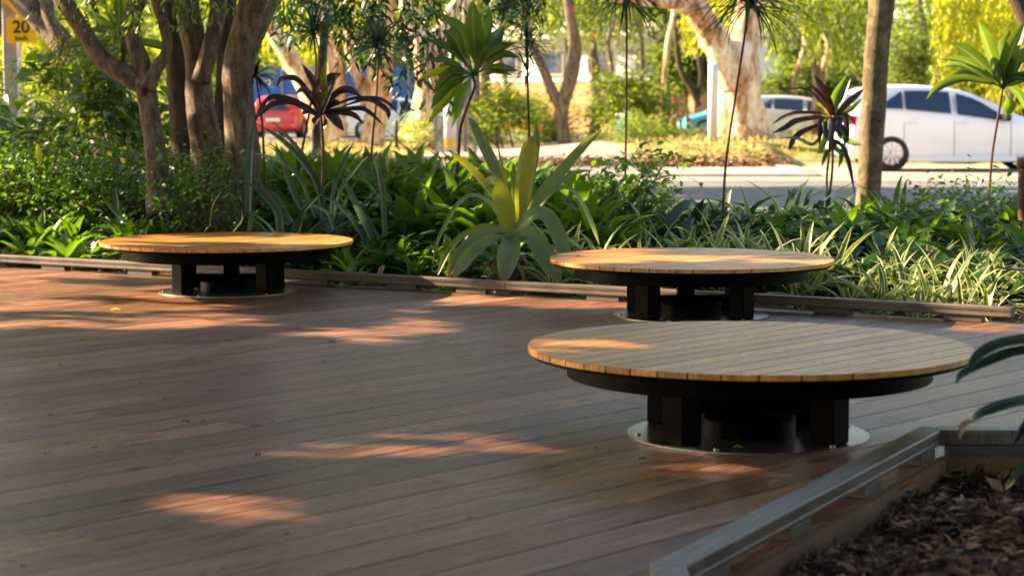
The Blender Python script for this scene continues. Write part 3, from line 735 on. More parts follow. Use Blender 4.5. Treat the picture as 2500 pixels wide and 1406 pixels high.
q = MB(); q.tube([P(1240, 690, YB), P(1243, 620, YB), P(1245, 560, YB)], [.07, .06, .045], 14, rough=.15); q.build('stem', M['bark_dark'], bro)
q = MB()
for k in range(14): rleaf(q, P(1243, 640, YB), k*.9, rad(R.uniform(-20, 50)), R.uniform(.12, .25), .045, rad(120), R.rand(), .3)
q.pack().build('dry_leaves', M['g_brown'], bro)

# ------------------------------------------------------------------ cordylines (traced leaf by leaf)
def cordy(name, label, off, s, Y, centre, leaves, stems, m, base_px, petiole=.22, spread=.22, stem_r=.011, nr=(0, -1, .45), alt=None):
    c0 = P(off[0]+centre[0]/s, off[1]+centre[1]/s, Y)
    gp = P(base_px[0], base_px[1], Y); e = thing(name, label, 'plant', tuple(gp))
    for i, lf in enumerate(leaves):
        pts, wd = lf[0], lf[1]; mm = M[lf[2]] if len(lf) > 2 else m; ti = lf[3] if len(lf) > 3 else R.uniform(.15, .85)
        pts = [centre]+list(pts) if (pts[0][0]-centre[0])**2+(pts[0][1]-centre[1])**2 > 900 else list(pts)
        dy = R.uniform(-spread, spread)*.8
        p = tr(pts, off, s, Y, dy); k = len(p)
        sm = smooth(p, 3); L = np.linspace(0, 1, len(sm)); wpx = wd*(1.02 if m == M['g_burg'] else 1.28)/s/F*Y
        prof = np.interp(L, [0, petiole, petiole+.18, .6, .82, 1], [.16, .16, .8, 1, .72, .03])*wpx
        q = MB(); nn = np.array(nr)+np.array([R.uniform(-.5, .5), 0, R.uniform(-.3, .5)])
        q.strap(sm, prof, nn, .22, ti, 2, 5, .03); q.build('leaf', mm, e)
    for st in stems:
        q = MB(); q.tube([P(off[0]+a/s, off[1]+b/s, Y) for a, b in st], [stem_r*(.9+.25*i/len(st)) for i in range(len(st))], 8, rough=.06); q.build('stem', M['stem'], e)
    return e
cordy('cordyline', 'burgundy-leaved cordyline on a thin stem rising behind the left bench', (600,150), 3.27, 14.4, (605,430), [
 ([(490,360),(330,305),(200,300),(110,420),(70,495)], 62), ([(560,430),(380,335),(230,340),(130,410),(95,450)], 50), ([(600,320),(590,230),(680,150),(765,95)], 120, 'g_burg', .75),
 ([(560,340),(470,230),(398,262)], 62), ([(640,370),(740,250),(840,232),(945,305)], 62), ([(700,360),(870,300),(1050,300),(1150,350),(1225,435)], 36), ([(640,400),(800,385),(930,385),(1020,440),(1108,522)], 48),
 ([(650,410),(720,480),(782,558)], 85), ([(700,410),(850,430),(945,505)], 58), ([(640,300),(625,130),(650,-30)], 60, 'g_cordy', .8), ([(600,300),(530,150),(450,20)], 66, 'g_burg', .8),
 ([(560,350),(420,160),(300,140),(245,215)], 55, 'g_burg', .6), ([(900,320),(1010,315),(1130,400),(1140,470)], 52), ([(600,440),(560,470),(540,500)], 60), ([(590,420),(500,400),(450,420)], 60), ([(620,430),(640,500),(600,540)], 40, 'g_burg', .8),
 ([(620,400),(700,330),(760,330)], 50), ([(600,380),(560,210),(480,90)], 50, 'g_cordy', .6), ([(630,380),(700,200),(740,60)], 40, 'g_burg', .3)],
 [[(600,440),(618,700),(612,1000),(600,1330),(600,1400)]], M['g_burg'], (785, 578), .12)
cordy('cordyline', 'green cordyline with cream midribs high on a leaning brown stem, left of centre', (1000,0), 3.347, 15.6, (530,620), [
 ([(470,450),(420,260),(225,103)], 95, 'g_cordy', .5), ([(440,470),(380,330),(285,245)], 95, 'g_cordy', .1), ([(430,500),(300,390),(105,320)], 75, 'g_cordy', .2), ([(420,560),(280,500),(120,500)], 60, 'g_cordy', .15),
 ([(440,590),(330,545),(230,540)], 55, 'g_cordy', .1), ([(420,600),(270,580),(40,670)], 60, 'g_yellow', .95), ([(450,600),(330,610),(185,770)], 90, 'g_cordy', .45), ([(450,640),(300,730),(170,900)], 90, 'g_cordy', .5),
 ([(440,640),(330,780),(140,1025)], 80, 'g_yellow', .5), ([(480,680),(420,820),(342,1055)], 95, 'g_cordy', .55), ([(540,480),(520,250),(515,-10)], 130, 'g_cordy', .6), ([(555,470),(575,360),(590,250)], 100, 'g_cordy', .1),
 ([(570,500),(640,250),(655,62)], 70, 'g_cordy', .7), ([(600,500),(680,350),(775,215)], 110, 'g_blue', .5), ([(620,490),(740,400),(880,350)], 70, 'g_cordy', .15), ([(640,530),(760,450),(900,470)], 60, 'g_cordy', .2),
 ([(640,560),(760,560),(890,580)], 60, 'g_cordy', .1), ([(620,610),(720,590),(840,620)], 50, 'g_cordy', .3), ([(560,560),(610,500),(620,420)], 30, 'g_yellow', .9)],
 [[(520,630),(530,720),(470,880),(415,1060),(402,1250),(380,1500),(375,1700)]], M['g_cordy'], (1112, 508), .28)
cordy('cordyline', 'dark purple and lime cordyline left of the slender brown trunk', (1860,150), 3.43, 17.2, (580,470), [
 ([(500,440),(300,435),(180,470),(78,535)], 38), ([(480,470),(290,500),(190,560),(80,605)], 52), ([(470,540),(330,600),(255,680),(230,752)], 56, 'g_burg', .7), ([(580,400),(530,260),(430,108)], 72, 'g_burg', .95),
 ([(590,430),(620,300),(712,115)], 85, 'g_cordy', .6), ([(640,430),(760,320),(860,225)], 66, 'g_burg', .2), ([(500,500),(490,600),(480,705)], 52, 'g_burg', .1), ([(680,450),(708,560),(722,692)], 56, 'g_burg', .4),
 ([(560,450),(530,390),(450,350)], 44, 'g_yellow', .6), ([(500,350),(370,235),(190,240)], 24), ([(640,440),(740,410),(840,310)], 64, 'g_cordy', .6), ([(600,420),(660,330),(740,150)], 60, 'g_blue', .3),
 ([(540,500),(530,570),(510,640)], 40, 'g_yellow', .5), ([(640,600),(740,680),(850,700)], 60, 'g_cordy', .5), ([(500,620),(420,700),(300,650),(150,640)], 36, 'g_blue', .6), ([(560,600),(500,720),(470,780)], 50, 'g_cordy', .3),
 ([(560,620),(660,700),(690,740),(740,900),(782,1135)], 46, 'g_burg', .2), ([(570,420),(500,300),(370,160)], 46, 'g_burg', .7), ([(600,480),(640,560),(660,660)], 60, 'g_burg', .2), ([(590,500),(580,600),(560,690)], 60, 'g_burg', .1), ([(620,500),(700,620),(690,720)], 56, 'g_dark', .3), ([(600,460),(650,500),(620,600)], 60, 'g_burg', .4), ([(560,480),(520,560),(540,660)], 60, 'g_dark', .2), ([(640,470),(720,470),(790,540)], 60, 'g_burg', .3), ([(600,700),(660,780),(640,900)], 56, 'g_dark', .4), ([(590,700),(540,800),(500,880)], 56, 'g_dark', .6), ([(590,440),(560,330),(540,240)], 60, 'g_burg', .8)],
 [[(575,470),(560,800),(545,960),(545,1200),(545,1420)], [(600,560),(590,900),(565,1150),(560,1420)]], M['g_burg'], (2018, 500), .15)
cordy('cordyline', 'broad-leaved green cordyline on a thin stem in front of the white car', (2200,20), 2.424, 16.6, (600,480), [
 ([(560,370),(500,200),(455,78)], 78, 'g_cordy', .5), ([(540,400),(400,270),(283,203)], 70, 'g_cordy', .3), ([(520,400),(370,310),(218,302)], 34, 'g_cordy', .3), ([(530,430),(390,370),(258,430)], 52, 'g_cordy', .15),
 ([(540,450),(360,420),(220,470),(150,542)], 44, 'g_cordy', .1), ([(610,370),(605,240),(645,125)], 62, 'g_cordy', .3), ([(620,390),(660,240),(745,70)], 82, 'g_cordy', .2), ([(640,390),(700,310),(800,290)], 62, 'g_cordy', .2),
 ([(620,440),(690,410),(800,450)], 56, 'g_cordy', .1), ([(615,500),(640,570),(625,642)], 62, 'g_cordy', .7), ([(640,470),(700,520),(760,640)], 52, 'g_cordy', .5), ([(560,420),(520,330),(470,300)], 60, 'g_cordy', .1),
 ([(600,420),(560,340),(540,430)], 30, 'g_cordy', .5), ([(640,420),(700,300),(740,230)], 60, 'g_blue', .3), ([(530,410),(350,340),(250,350)], 34, 'g_cordy', .6), ([(650,450),(760,400),(860,390)], 60, 'g_cordy', .3)],
 [[(600,480),(575,640),(540,860),(522,1090),(515,1250)]], M['g_cordy'], (2412, 530), .2)

# spiky cane plants with fine leaves
def spiky(label, Y, heads, stem, n=70, r=.34, m='g_dark', base=None):
    gp = P(*stem[-1], Y); e = thing('cane_plant', label, 'plant', tuple(gp), 'thin cane plants in the garden bed')
    q = MB()
    for (hx, hy, rr_, n_, zz) in heads:
        for k in range(n_):
            o = P(hx+R.randn()*3, hy+R.uniform(-zz, zz), Y); az = R.rand()*6.28; e0 = rad(R.uniform(-30, 70))
            rleaf(q, o, az, e0, rr_*R.uniform(.7, 1.15), .016, rad(R.uniform(20, 80)), R.rand(), .25, 5, 3, [.7, 1, .9, .6, .05])
    q.pack().build('leaves', M[m], e)
    q = MB(); q.tube([P(a, b, Y) for a, b in stem], [.008+.003*i/len(stem) for i in range(len(stem))], 8, rough=.05); q.build('stem', M['stem'], e)
spiky('thin cane plant with drooping needle leaves right of the green cordyline', 15.4, [(1286, -30, .36, 60, 50), (1287, 70, .34, 70, 60), (1288, 150, .26, 40, 40)], [(1283, -60), (1286, 60), (1288, 200), (1292, 330), (1292, 520)])
spiky('thin straight cane plant with its tuft at the top edge, above the middle bench', 15.8, [(1528, -20, .52, 140, 30)], [(1528, -60), (1530, 60), (1529, 250), (1526, 450), (1524, 560)])
spiky('leaning cane plant with a needle-leaved tuft in front of the pale paperbark trunk', 15.2, [(1828, -5, .62, 170, 30)], [(1832, -60), (1822, 60), (1798, 220), (1772, 400), (1764, 560)])
spiky('needle-leaved cane plant with a round tuft between the cordylines', 16.0, [(922, 110, .40, 110, 10)], [(925, 110), (918, 250), (907, 380), (905, 560)], m='g_blue')
spiky('needle-leaved cane plant right beside the multi-stem tree', 15.8, [(765, 80, .36, 90, 12)], [(766, 80), (770, 180), (745, 330), (728, 420), (722, 560)], m='g_blue')
# slim dark curly plant beside trunk
spiky('small dark wispy cane plant against the right side of the multi-stem tree', 15.2, [(625, 185, .24, 34, 8)], [(625, 185), (640, 300), (650, 520)], m='g_burg')

# ------------------------------------------------------------------ long strap-leaf plants (flax like) left of centre
def flax(label, Y, off, s, lv, base, m='g_blue', mn='strap_leaf_plant'):
    e = thing(mn, label, 'plant', tuple(P(*base, Y)), 'long strap-leaf plants')
    for pts, wd in lv:
        q = MB(); p = tr(pts, off, s, Y, R.uniform(-.3, .1)); w_ = wd/s/F*Y
        pr = np.interp(np.linspace(0, 1, len(p)), [0, .3, .8, 1], [.8, 1, .8, .1])*w_
        q.strap(p, pr, (R.uniform(-.4, .4), -1, .5), .25, R.uniform(.1, .8), 4, 5, .02); q.build('leaf', M[m], e)
flax('large plant with long bluish strap leaves between the multi-stem tree and the burgundy cordyline', 13.9, (600,150), 3.27, [
 ([(640,1250),(590,1010),(450,800),(290,630),(80,495)], 46), ([(620,1250),(560,960),(400,680),(215,480)], 42), ([(500,1250),(400,1080),(310,850),(240,650)], 52), ([(560,1250),(430,930),(250,790),(40,728)], 38),
 ([(360,1300),(300,1230),(210,1080),(0,975)], 90), ([(420,1360),(480,1170),(600,1065)], 44), ([(680,1300),(700,1020),(800,760),(860,650)], 36), ([(300,1380),(200,1100),(60,900)], 44), ([(250,1380),(260,1180),(350,1165)], 26),
 ([(30,1350),(50,1200),(60,1180)], 50), ([(20,1200),(30,800),(60,500)], 58), ([(700,1350),(640,1200),(480,1160),(440,1340)], 40)], (790, 560))
flax('plant with two long drooping strap leaves right of the burgundy cordyline', 13.6, (600,150), 3.27, [
 ([(1010,1420),(900,1180),(840,1050),(765,925)], 56), ([(1110,1400),(1090,1050),(1050,850),(1015,750)], 48), ([(950,1420),(830,1230),(700,1120),(620,1090)], 44), ([(1060,1400),(960,1250),(880,1120)], 40), ([(690,1300),(760,1020),(900,830),(980,760)], 30)], (935, 585))
for (px_, yy_, n_, lb_) in [(690, 14.1, 16, 'tuft of long blue-green strap leaves just right of the multi-stem tree'), (850, 14.6, 14, 'tuft of strap leaves right behind the burgundy cordyline stem'), (1500, 15.5, 9, 'tuft of strap leaves at the foot of the straight cane plant'), (1930, 17.0, 14, 'olive strap-leaf clump at the foot of the purple and lime cordyline'), (2190, 16.6, 14, 'bright green strap-leaf clump right of the slender trunk')]:
    x_ = (px_-1250)/F*yy_; z_ = gz(x_, yy_); e = thing('strap_leaf_plant', lb_, 'plant', (x_, yy_, z_), 'long strap-leaf plants')
    q = MB()
    for k in range(n_): rleaf(q, (x_+R.randn()*.05, yy_+R.randn()*.05, z_), R.rand()*6.28, rad(R.uniform(50, 85)), R.uniform(.5, .85), .045, rad(R.uniform(40, 110)), R.rand(), .25, 9, 3)
    q.pack().build('leaves', M['g_green' if px_ > 2100 else 'g_blue'], e)
flax('dark strap-leaf plant behind the left bench top at the foot of the tree', 13.6, (0,300), 2.778, [
 ([(1420,700),(1440,560),(1500,470)], 34), ([(1900,740),(1880,600),(1780,480),(1680,410)], 60), ([(2010,740),(2060,600),(2180,480)], 34), ([(1580,740),(1640,640),(1560,520)], 40), ([(800,660),(790,520),(780,430)], 46), ([(860,680),(740,560),(680,480)], 38)], (600, 590), 'g_dark')
# green bird-of-paradise like leaves at top left
e = thing('broad_leaf_plant', 'dark green broad-leaved plant between the left branches of the multi-stem tree', 'plant', tuple(P(300, 330, 17.5)))
for pts, wd in [([(300,90),(240,50),(180,8)], 28), ([(300,90),(260,75),(210,72)], 22), ([(300,95),(220,100),(135,125)], 26), ([(300,110),(220,150),(175,190)], 24), ([(300,100),(330,40),(370,0)], 26), ([(300,95),(270,30),(250,-20)], 24), ([(300,100),(250,110),(170,100)], 20),
                ([(300,95),(380,110),(450,130)], 24), ([(300,110),(250,190),(230,240)], 24), ([(300,110),(360,200),(340,260)], 30), ([(300,100),(290,20),(290,-30)], 24), ([(310,120),(290,200),(300,270)], 28)]:
    q = MB(); p = np.array([P(a, b, 17.5+R.uniform(-.3, .1)*i) for i, (a, b) in enumerate(pts)]); w_ = wd/F*17.5
    q.strap(smooth(p, 3), np.interp(np.linspace(0, 1, 7), [0, .25, .6, 1], [.2, .8, 1, .03])*w_, (R.uniform(-.3, .3), -1, .4), .2, R.rand(), 2, 5, .02); q.build('leaf', M['g_cordy'], e)
q = MB(); q.tube([P(300, 90, 17.5), P(302, 200, 17.5), P(305, 340, 17.5), P(305, 430, 17.5)], [.02, .022, .025, .03], 8, rough=.1); q.build('stem', M['stem'], e)

# ------------------------------------------------------------------ foreground leaves of a plant at the right edge
YF = 5.6
e = thing('foreground_cordyline', 'dark drooping leaves reaching in at the right edge over the near rail', 'plant', (2.15, YF, .02))
for pts, wd, ti, dy, mm in [
  ([(2700,980),(2560,870),(2480,862),(2400,890),(2350,915),(2333,937)], 44, .1, -.3, 'g_dark'),
  ([(2700,900),(2560,840),(2460,838),(2390,868),(2358,915)], 50, .1, -.25, 'g_dark'),
  ([(2700,1030),(2560,985),(2480,985),(2400,1010),(2372,1032)], 52, .05, -.3, 'g_dark'), ([(2372,1028),(2352,1040),(2342,1072)], 26, .6, 0, 'g_brown'),
  ([(2650,920),(2560,980),(2500,1050),(2468,1100)], 44, .3, -.2, 'g_burg'), ([(2640,1000),(2550,1090),(2490,1150),(2460,1182)], 36, .5, -.15, 'g_dark'), ([(2476,1165),(2466,1180),(2455,1196)], 22, .8, 0, 'g_brown'),
  ([(2700,700),(2580,672),(2480,660),(2420,655)], 70, .3, 1.2, 'g_burg')]:
    q = MB(); n_ = len(pts); p = np.array([P(a, b, YF+dy*i/(n_-1)+(.9 if dy > 1 else 0)) for i, (a, b) in enumerate(pts)])
    if pts[0][0] >= 2640: p = np.vstack([[2.12, YF+.02, .66], p]); n_ += 1
    w_ = np.interp(np.linspace(0, 1, n_), [0, .4, .8, 1], [.6, 1, .7, .12])*wd*.78/F*YF
    q.strap(p, w_, (0, -.6, .8), .22, ti, 5, 5, .02); q.build('leaf', M[mm], e)
q = MB(); q.tube([(2.15, YF, -.05), (2.14, YF, .4), (2.12, YF+.02, .72)], [.02, .016, .014], 8); q.build('stem', M['stem'], e)
# corner leafy plant
e = thing('leafy_shrub', 'low yellow-green veined shrub at the right end of the far rail', 'shrub', (3.0, 11.35, -.05))
q = MB(); n = 34; c = np.stack([2.85+R.rand(n)*.5, 11.2+R.rand(n)*.5, .0+R.rand(n)*.32], 1); a = R.rand(n)*6.28
q.leaves(c, np.stack([np.cos(a), np.sin(a), R.randn(n)*.4], 1), np.stack([R.randn(n)*.3, -.6+0*a, .7+0*a], 1), R.uniform(.10, .18, n), R.uniform(.06, .09, n), R.uniform(.4, 1, n)); q.build('leaves', M['g_green'], e)
q = MB()
for k in range(6): q.tube([(3.05, 11.4, -.06), (2.9+R.rand()*.4, 11.25+R.rand()*.4, .28)], [.006, .004], 6)
q.pack().build('stems', M['stem'], e)
e = thing('added_shading_shrub', 'unseen dense shrub added right of the near mulch bed to darken the rail side', 'shrub', (3.6, 4.2, -.1))  # unseen shrub added to darken the side face of the near rail
q = MB(); n = 5000; c = nz(R.randn(n, 3))*(R.rand(n, 1)**.4)*np.array([1.0, 1.5, .9])+np.array([3.7, 4.0, .9]); az = R.rand(n)*6.28
q.leaves(c, np.stack([np.cos(az), np.sin(az), R.randn(n)*.4], 1), R.randn(n, 3), .16, .08, R.rand(n)); q.build('leaves', M['g_dark'], e)
q = MB(); q.tube([(3.6, 4.2, -.15), (3.65, 4.1, .4), (3.7, 4.0, 1.0)], [.05, .04, .02], 8); q.build('stem', M['stem'], e)
# rusty pipe at the right edge
q = MB(); q.tube([P(2500, 640, 15.), P(2499, 400, 15.)], [.042, .042], 20); q.revolve(P(2499, 393, 15.), [(.0, .02), (.03, .016), (.05, 0), (.05, -.05), (.042, -.055)], n=20)
tag(q.build('standpipe', M['rust']), 'rusty brown capped pipe standing in the bed at the right edge', 'pipe')

# ------------------------------------------------------------------ trees near
def branch_tree(name, label, Y, stems, m, base, crown=None, group=None, n=14, rough=.08):
    gp = P(*base, Y); e = thing(name, label, 'tree', tuple(gp), group)
    for st in stems:
        q = MB(); dY = st[1] if len(st) > 1 else 0; pts = st[0]
        k = len(pts); yo = st[2] if len(st) > 2 else 0
        q.tube([P(a, b, Y+yo+dY*i/(k-1)) for i, (a, b, r) in enumerate(pts)], [r/2/F*Y for a, b, r in pts], n, rough=rough, sub=6)
        q.build('trunk', m if len(st) < 4 else M[st[3]], e)
    return e
multi = branch_tree('multi_stem_tree', 'multi-stem tree with thick rough grey-brown trunks behind the left bench', 15.4, [
  ([(560,560,160),(535,500,120),(512,420,90),(500,330,78),(486,240,66),(484,160,60),(470,80,58),(452,-10,62),(440,-120,70)], .3),
  ([(560,560,150),(575,470,110),(590,380,88),(586,280,76),(582,180,78),(598,100,84),(622,30,88),(650,-50,92),(690,-160,96)], -.3, -.05),
  ([(540,540,110),(548,400,70),(548,250,46),(552,120,44),(556,0,46),(560,-120,46)], .6, .35, 'bark_dark'),
  ([(490,200,46),(512,120,40),(528,50,40),(536,-30,42),(540,-120,44)], .2, .02),
  ([(500,540,90),(455,420,60),(446,300,66),(438,200,64),(430,100,60),(410,0,66),(396,-120,70)], .5, .5, 'bark_dark'),  # darker bark puts the shade on this stem into its colour
  ([(520,540,60),(508,450,34),(498,380,26),(470,280,22)], .1, -.1),
  ], M['bark'], (550, 545))
fork = branch_tree('forked_tree', 'smaller forked tree with grey-brown boughs left of the multi-stem tree', 15.1, [
  ([(395,520,80),(385,420,60),(374,330,52),(362,250,50),(352,200,56)], .1),
  ([(362,215,50),(310,185,50),(255,150,46),(215,95,42),(180,40,44),(140,-20,46),(80,-110,50)], .3),
  ([(360,215,54),(345,150,44),(325,95,40),(322,40,42),(340,-20,44),(350,-110,46)], .2, .02),
  ([(356,215,44),(385,165,34),(408,120,26),(400,60,28),(384,0,30),(376,-90,32)], .1, -.02),
  ], M['bark'], (395, 520))
branch_tree('leaning_tree', 'pale leaning trunk crossing behind the yellow advisory sign', 23, [
  ([(260,420,60),(215,250,58),(160,120,62),(100,50,60),(40,-20,60),(-60,-140,62)], .6), ([(160,120,40),(120,40,34),(110,-60,34)], .2, .1)], M['paperbark'] if False else M['bark'], (265, 425))
slim = branch_tree('slender_tree', 'single slender brown trunk standing in the bed in front of the white car', 18.6, [
  ([(2112,560,66),(2118,500,60),(2124,420,60),(2128,330,62),(2134,250,60),(2138,160,60),(2145,80,58),(2152,20,62),(2158,-60,64),(2165,-160,66)], .2)], M['bark_slim'], (2114, 560), rough=.04, n=20)
branch_tree('dark_tree', 'dark trunk just showing in the top right corner', 21, [([(2560,700,60),(2545,200,50),(2510,60,48),(2480,-20,50),(2450,-120,60)], .2)], M['bark_dark'], (2560, 700))

# ---- shrubs on the left
def shrub(label, px0, px1, y0, y1, Y, n, L, m='g_green', dep=1.2, name='leafy_shrub', tint=(.1, .9), wr=.45):
    c0 = P((px0+px1)/2, y1, Y); e = thing(name, label, 'shrub', (c0[0], Y, gz(c0[0], Y)), 'shrubs behind the far left of the bed')
    q = MB(); nc = max(6, n//45); cc = np.array([P(R.uniform(px0, px1), y0+(y1-y0)*R.rand()**.8, Y+R.uniform(-.3, dep)) for _ in range(nc)])
    k = R.randint(nc, size=n); c = cc[k]+R.randn(n, 3)*np.array([.13, .15, .11]); z0 = gz(c0[0], Y); c[:, 2] = np.maximum(c[:, 2], z0+.02)
    a = R.rand(n)*6.28; d = np.stack([np.cos(a), np.sin(a), R.randn(n)*.5-.1], 1); nn = np.stack([R.randn(n)*.5, R.randn(n)*.5-.2, np.ones(n)], 1)
    Ls = R.uniform(.6, 1.25, n)*L; tt = np.clip(R.uniform(*tint, nc)[k]+R.randn(n)*.15, 0, 1)
    q.leaves(c, d, nn, Ls, Ls*wr, tt); q.build('leaves', M[m], e)
    q = MB()
    for i in range(min(nc, 26)): q.tube([(c0[0]+R.randn()*.2, Y+.3+R.randn()*.1, z0-.05), (c0+cc[i])/2+np.array([0, 0, R.rand()*.1-.1]), cc[i]], [.010, .007, .003], 5, sub=3)
    q.pack().build('stems', M['stem'], e)
shrub('fine-leaved green shrub left of the forked tree trunk', 120, 430, 365, 500, 16.0, 3600, .07)
shrub('fine-leaved shrub between the forked and multi-stem trunks', 400, 560, 385, 510, 14.9, 2300, .06)
shrub('dense fine-leaved shrub at the far left edge', -60, 190, 345, 480, 16.4, 2000, .08)
shrub('big-leaved bright green shrub below the yellow sign', -60, 140, 180, 400, 17.5, 420, .20, 'g_green', tint=(.2, 1), wr=.6)
shrub('big-leaved dark green shrub behind the forked tree', 180, 380, 210, 370, 17.0, 420, .19, 'g_cordy', tint=(.1, .7), wr=.5)
shrub('feathery grey-green shrub hanging below the leaning trunk', 80, 260, 120, 330, 18.5, 2400, .12, 'g_bg', wr=.14)
shrub('low dark shrub at the foot of the multi-stem tree', 420, 700, 430, 540, 14.7, 900, .06, 'g_dark')
shrub('bright green leafy shrub right of the giant bromeliad', 1440, 1620, 400, 520, 15.4, 700, .10, 'g_green', tint=(.3, 1), wr=.4)
shrub('low green shrub under the right edge cordyline', 2250, 2500, 455, 560, 15.6, 1500, .07, 'g_green', tint=(.1, .8))
# yellow leaves caught in the shrubs
e = thing('yellow_leaf', 'yellow dying leaf hanging in the far left shrub', 'leaf', tuple(P(96, 385, 14.2)))
q = MB(); q.strap([P(92, 352, 14.2), P(96, 380, 14.2), P(98, 402, 14.15)], [.02, .05, .01], (0, -1, .2), .2, .95, 4, 5); q.build('blade', M['g_yellow'], e)
for (a, b, s_, lb) in [(268, 376, 16, 'upright yellow leaf in the shrub left of the forked tree'), (300, 392, 18, 'flat yellow leaf in the shrub left of the forked tree'), (305, 362, 10, 'small round yellow leaf near the forked tree trunk')]:
    q = MB(); q.strap([P(a-s_*.3, b-s_*.4, 13.9), P(a, b, 13.9), P(a+s_*.3, b+s_*.4, 13.9)], [.01, .03, .004], (.2, -1, .3), .2, .95, 4, 5); tag(q.build('yellow_leaf', M['g_yellow']), lb, 'leaf')

# ---- hanging leafy twigs (branches of a tree whose crown is above the picture)
def twigs(name, label, Y, lines, L, m, dens=26, base=None, wr=.26):
    top = P(*lines[0][0], Y); e = thing(name, label, 'tree', (top[0], Y+.8, gz(top[0], Y)), 'trees with drooping twigs')
    q = MB(); st = MB()
    for (a, b) in lines:
        yy = Y+R.uniform(-.5, .5); p = smooth(np.array([P(*a, yy), (P(*a, yy)+P(*b, yy))/2+R.randn(3)*.05, P(*b, yy)]), 8)
        st.tube(p[::4], [.007, .006, .004, .003, .002][:len(p[::4])], 5, sub=2)
        n = int(np.linalg.norm(p[-1]-p[0])*dens*2)+6; k = R.randint(len(p), size=n); c = p[k]+R.randn(n, 3)*.035
        az = R.rand(n)*6.28; d = np.stack([np.cos(az)*.7, np.sin(az)*.7, -.8+R.randn(n)*.4], 1)
        q.leaves(c, d, np.stack([R.randn(n), R.randn(n)-.5, .5+0*az], 1), R.uniform(.7, 1.2, n)*L, R.uniform(.7, 1.2, n)*L*wr, R.rand(n))
    q.pack().build('leaves', M[m], e); st.pack().build('twigs', M['stem'], e); return e, top
lines = []
for _ in range(30):
    x0 = R.uniform(870, 1090); lines.append(((x0, R.uniform(-120, 60)), (x0+R.uniform(-40, 60), R.uniform(60, 340)*(.6+.4*(x0 > 950)))))
for _ in range(22):
    x0 = R.uniform(670, 850); lines.append(((x0, R.uniform(-120, 0)), (x0+R.uniform(-30, 30), R.uniform(10, 140))))
for _ in range(14):
    x0 = R.uniform(1210, 1300); lines.append(((x0, R.uniform(-120, 0)), (x0+R.uniform(-30, 30), R.uniform(0, 60))))
e, top = twigs('drooping_tree', 'dark green twigs hanging in from the top edge between the two left cordylines', 17.2, lines, .12, 'g_dark', 22)
q = MB(); q.tube([(-1.9, 19.2, gz(-1.9, 19.2)), (-1.85, 19.1, 1.2), (-1.6, 18.4, 2.6), (-1.2, 17.6, 3.2), (-.6, 17.2, 3.4)], [.05, .045, .04, .03, .02], 8); q.build('trunk', M['bark'], e)

lines = []
for _ in range(22):
    x0 = R.uniform(130, 310); y0 = R.uniform(20, 160); lines.append(((x0, y0), (x0-R.uniform(0, 60), y0+R.uniform(60, 170))))
e, top = twigs('drooping_tree', 'feathery grey-green foliage hanging between the yellow sign and the forked tree', 17.6, lines, .15, 'g_bg', 20, wr=.11)
tx_ = frame_x(290, 17.9); q = MB(); q.tube([(tx_, 17.9, gz(tx_, 17.9)), (tx_, 17.9, 1.2), (tx_-.2, 17.7, 2.2), (tx_-.5, 17.6, 2.7)], [.04, .035, .025, .015], 8); q.build('trunk', M['bark'], e)
lines = []
for _ in range(26):
    x0 = R.uniform(60, 720); lines.append(((x0, R.uniform(-110, -20)), (x0+R.uniform(-30, 30), R.uniform(10, 90))))
e, top = twigs('drooping_tree', 'fine leafy sprays hanging from the top edge across the left trunks', 14.9, lines, .075, 'g_green', 20)
q = MB(); q.tube([(-4.6, 15.4, gz(-4.6, 15.4)), (-4.6, 15.4, 1.6), (-4.0, 15.2, 2.7), (-3.0, 15.0, 3.1), (-1.8, 14.9, 3.2)], [.07, .06, .05, .03, .02], 8); q.build('trunk', M['bark'], e)
# ------------------------------------------------------------------ background trees
def bgtree(name, label, Y, stems, m, base, group='background trees', n=16):
    return branch_tree(name, label, Y, stems, M[m], base, group=group, n=n, rough=.2 if m == 'paperbark' else .12)
pb = bgtree('paperbark_tree', 'large pale paperbark tree on the grassy verge, with a bough reaching left', 44, [
  ([(1822,352,190),(1818,325,135),(1812,280,112),(1806,220,104),(1806,160,96),(1815,90,78),(1832,20,66),(1860,-80,60),(1880,-260,50)], 0),
  ([(1800,210,70),(1775,160,70),(1752,110,66),(1722,60,62),(1690,10,60),(1640,-60,56),(1560,-150,50)], -.5, -.2),
  ([(1700,25,46),(1650,6,44),(1590,-4,42),(1520,-14,38),(1420,-50,34)], -.5, -.6)], 'paperbark', (1822, 350))
bgtree('paperbark_tree', 'orange-brown paperbark behind the burgundy cordyline', 50, [
  ([(812,345,70),(795,300,80),(775,250,66),(740,190,54),(700,130,46),(660,60,40),(640,-60,36)], 0), ([(800,300,60),(820,240,46),(815,170,40),(790,90,36),(760,0,34),(740,-80,30)], .2, .1)], 'paperbark', (805, 345))
bgtree('paperbark_tree', 'upright paperbark trunk with white sunlit foot, in front of the blue wall', 50, [
  ([(905,352,64),(915,310,56),(925,250,58),(928,180,60),(935,100,50),(945,10,44),(950,-120,40)], 0), ([(900,250,40),(880,200,26),(860,150,24),(850,60,20)], .2, .2)], 'paperbark', (905, 350))
bgtree('paperbark_tree', 'broad paperbark trunk left of the white post', 48, [
  ([(1018,350,90),(1030,310,72),(1042,250,64),(1045,190,62),(1030,120,56),(1010,60,46),(980,-40,40)], 0), ([(1042,190,50),(1070,120,40),(1090,50,36),(1130,0,34),(1200,-60,30)], .2, .1)], 'paperbark', (1020, 350))
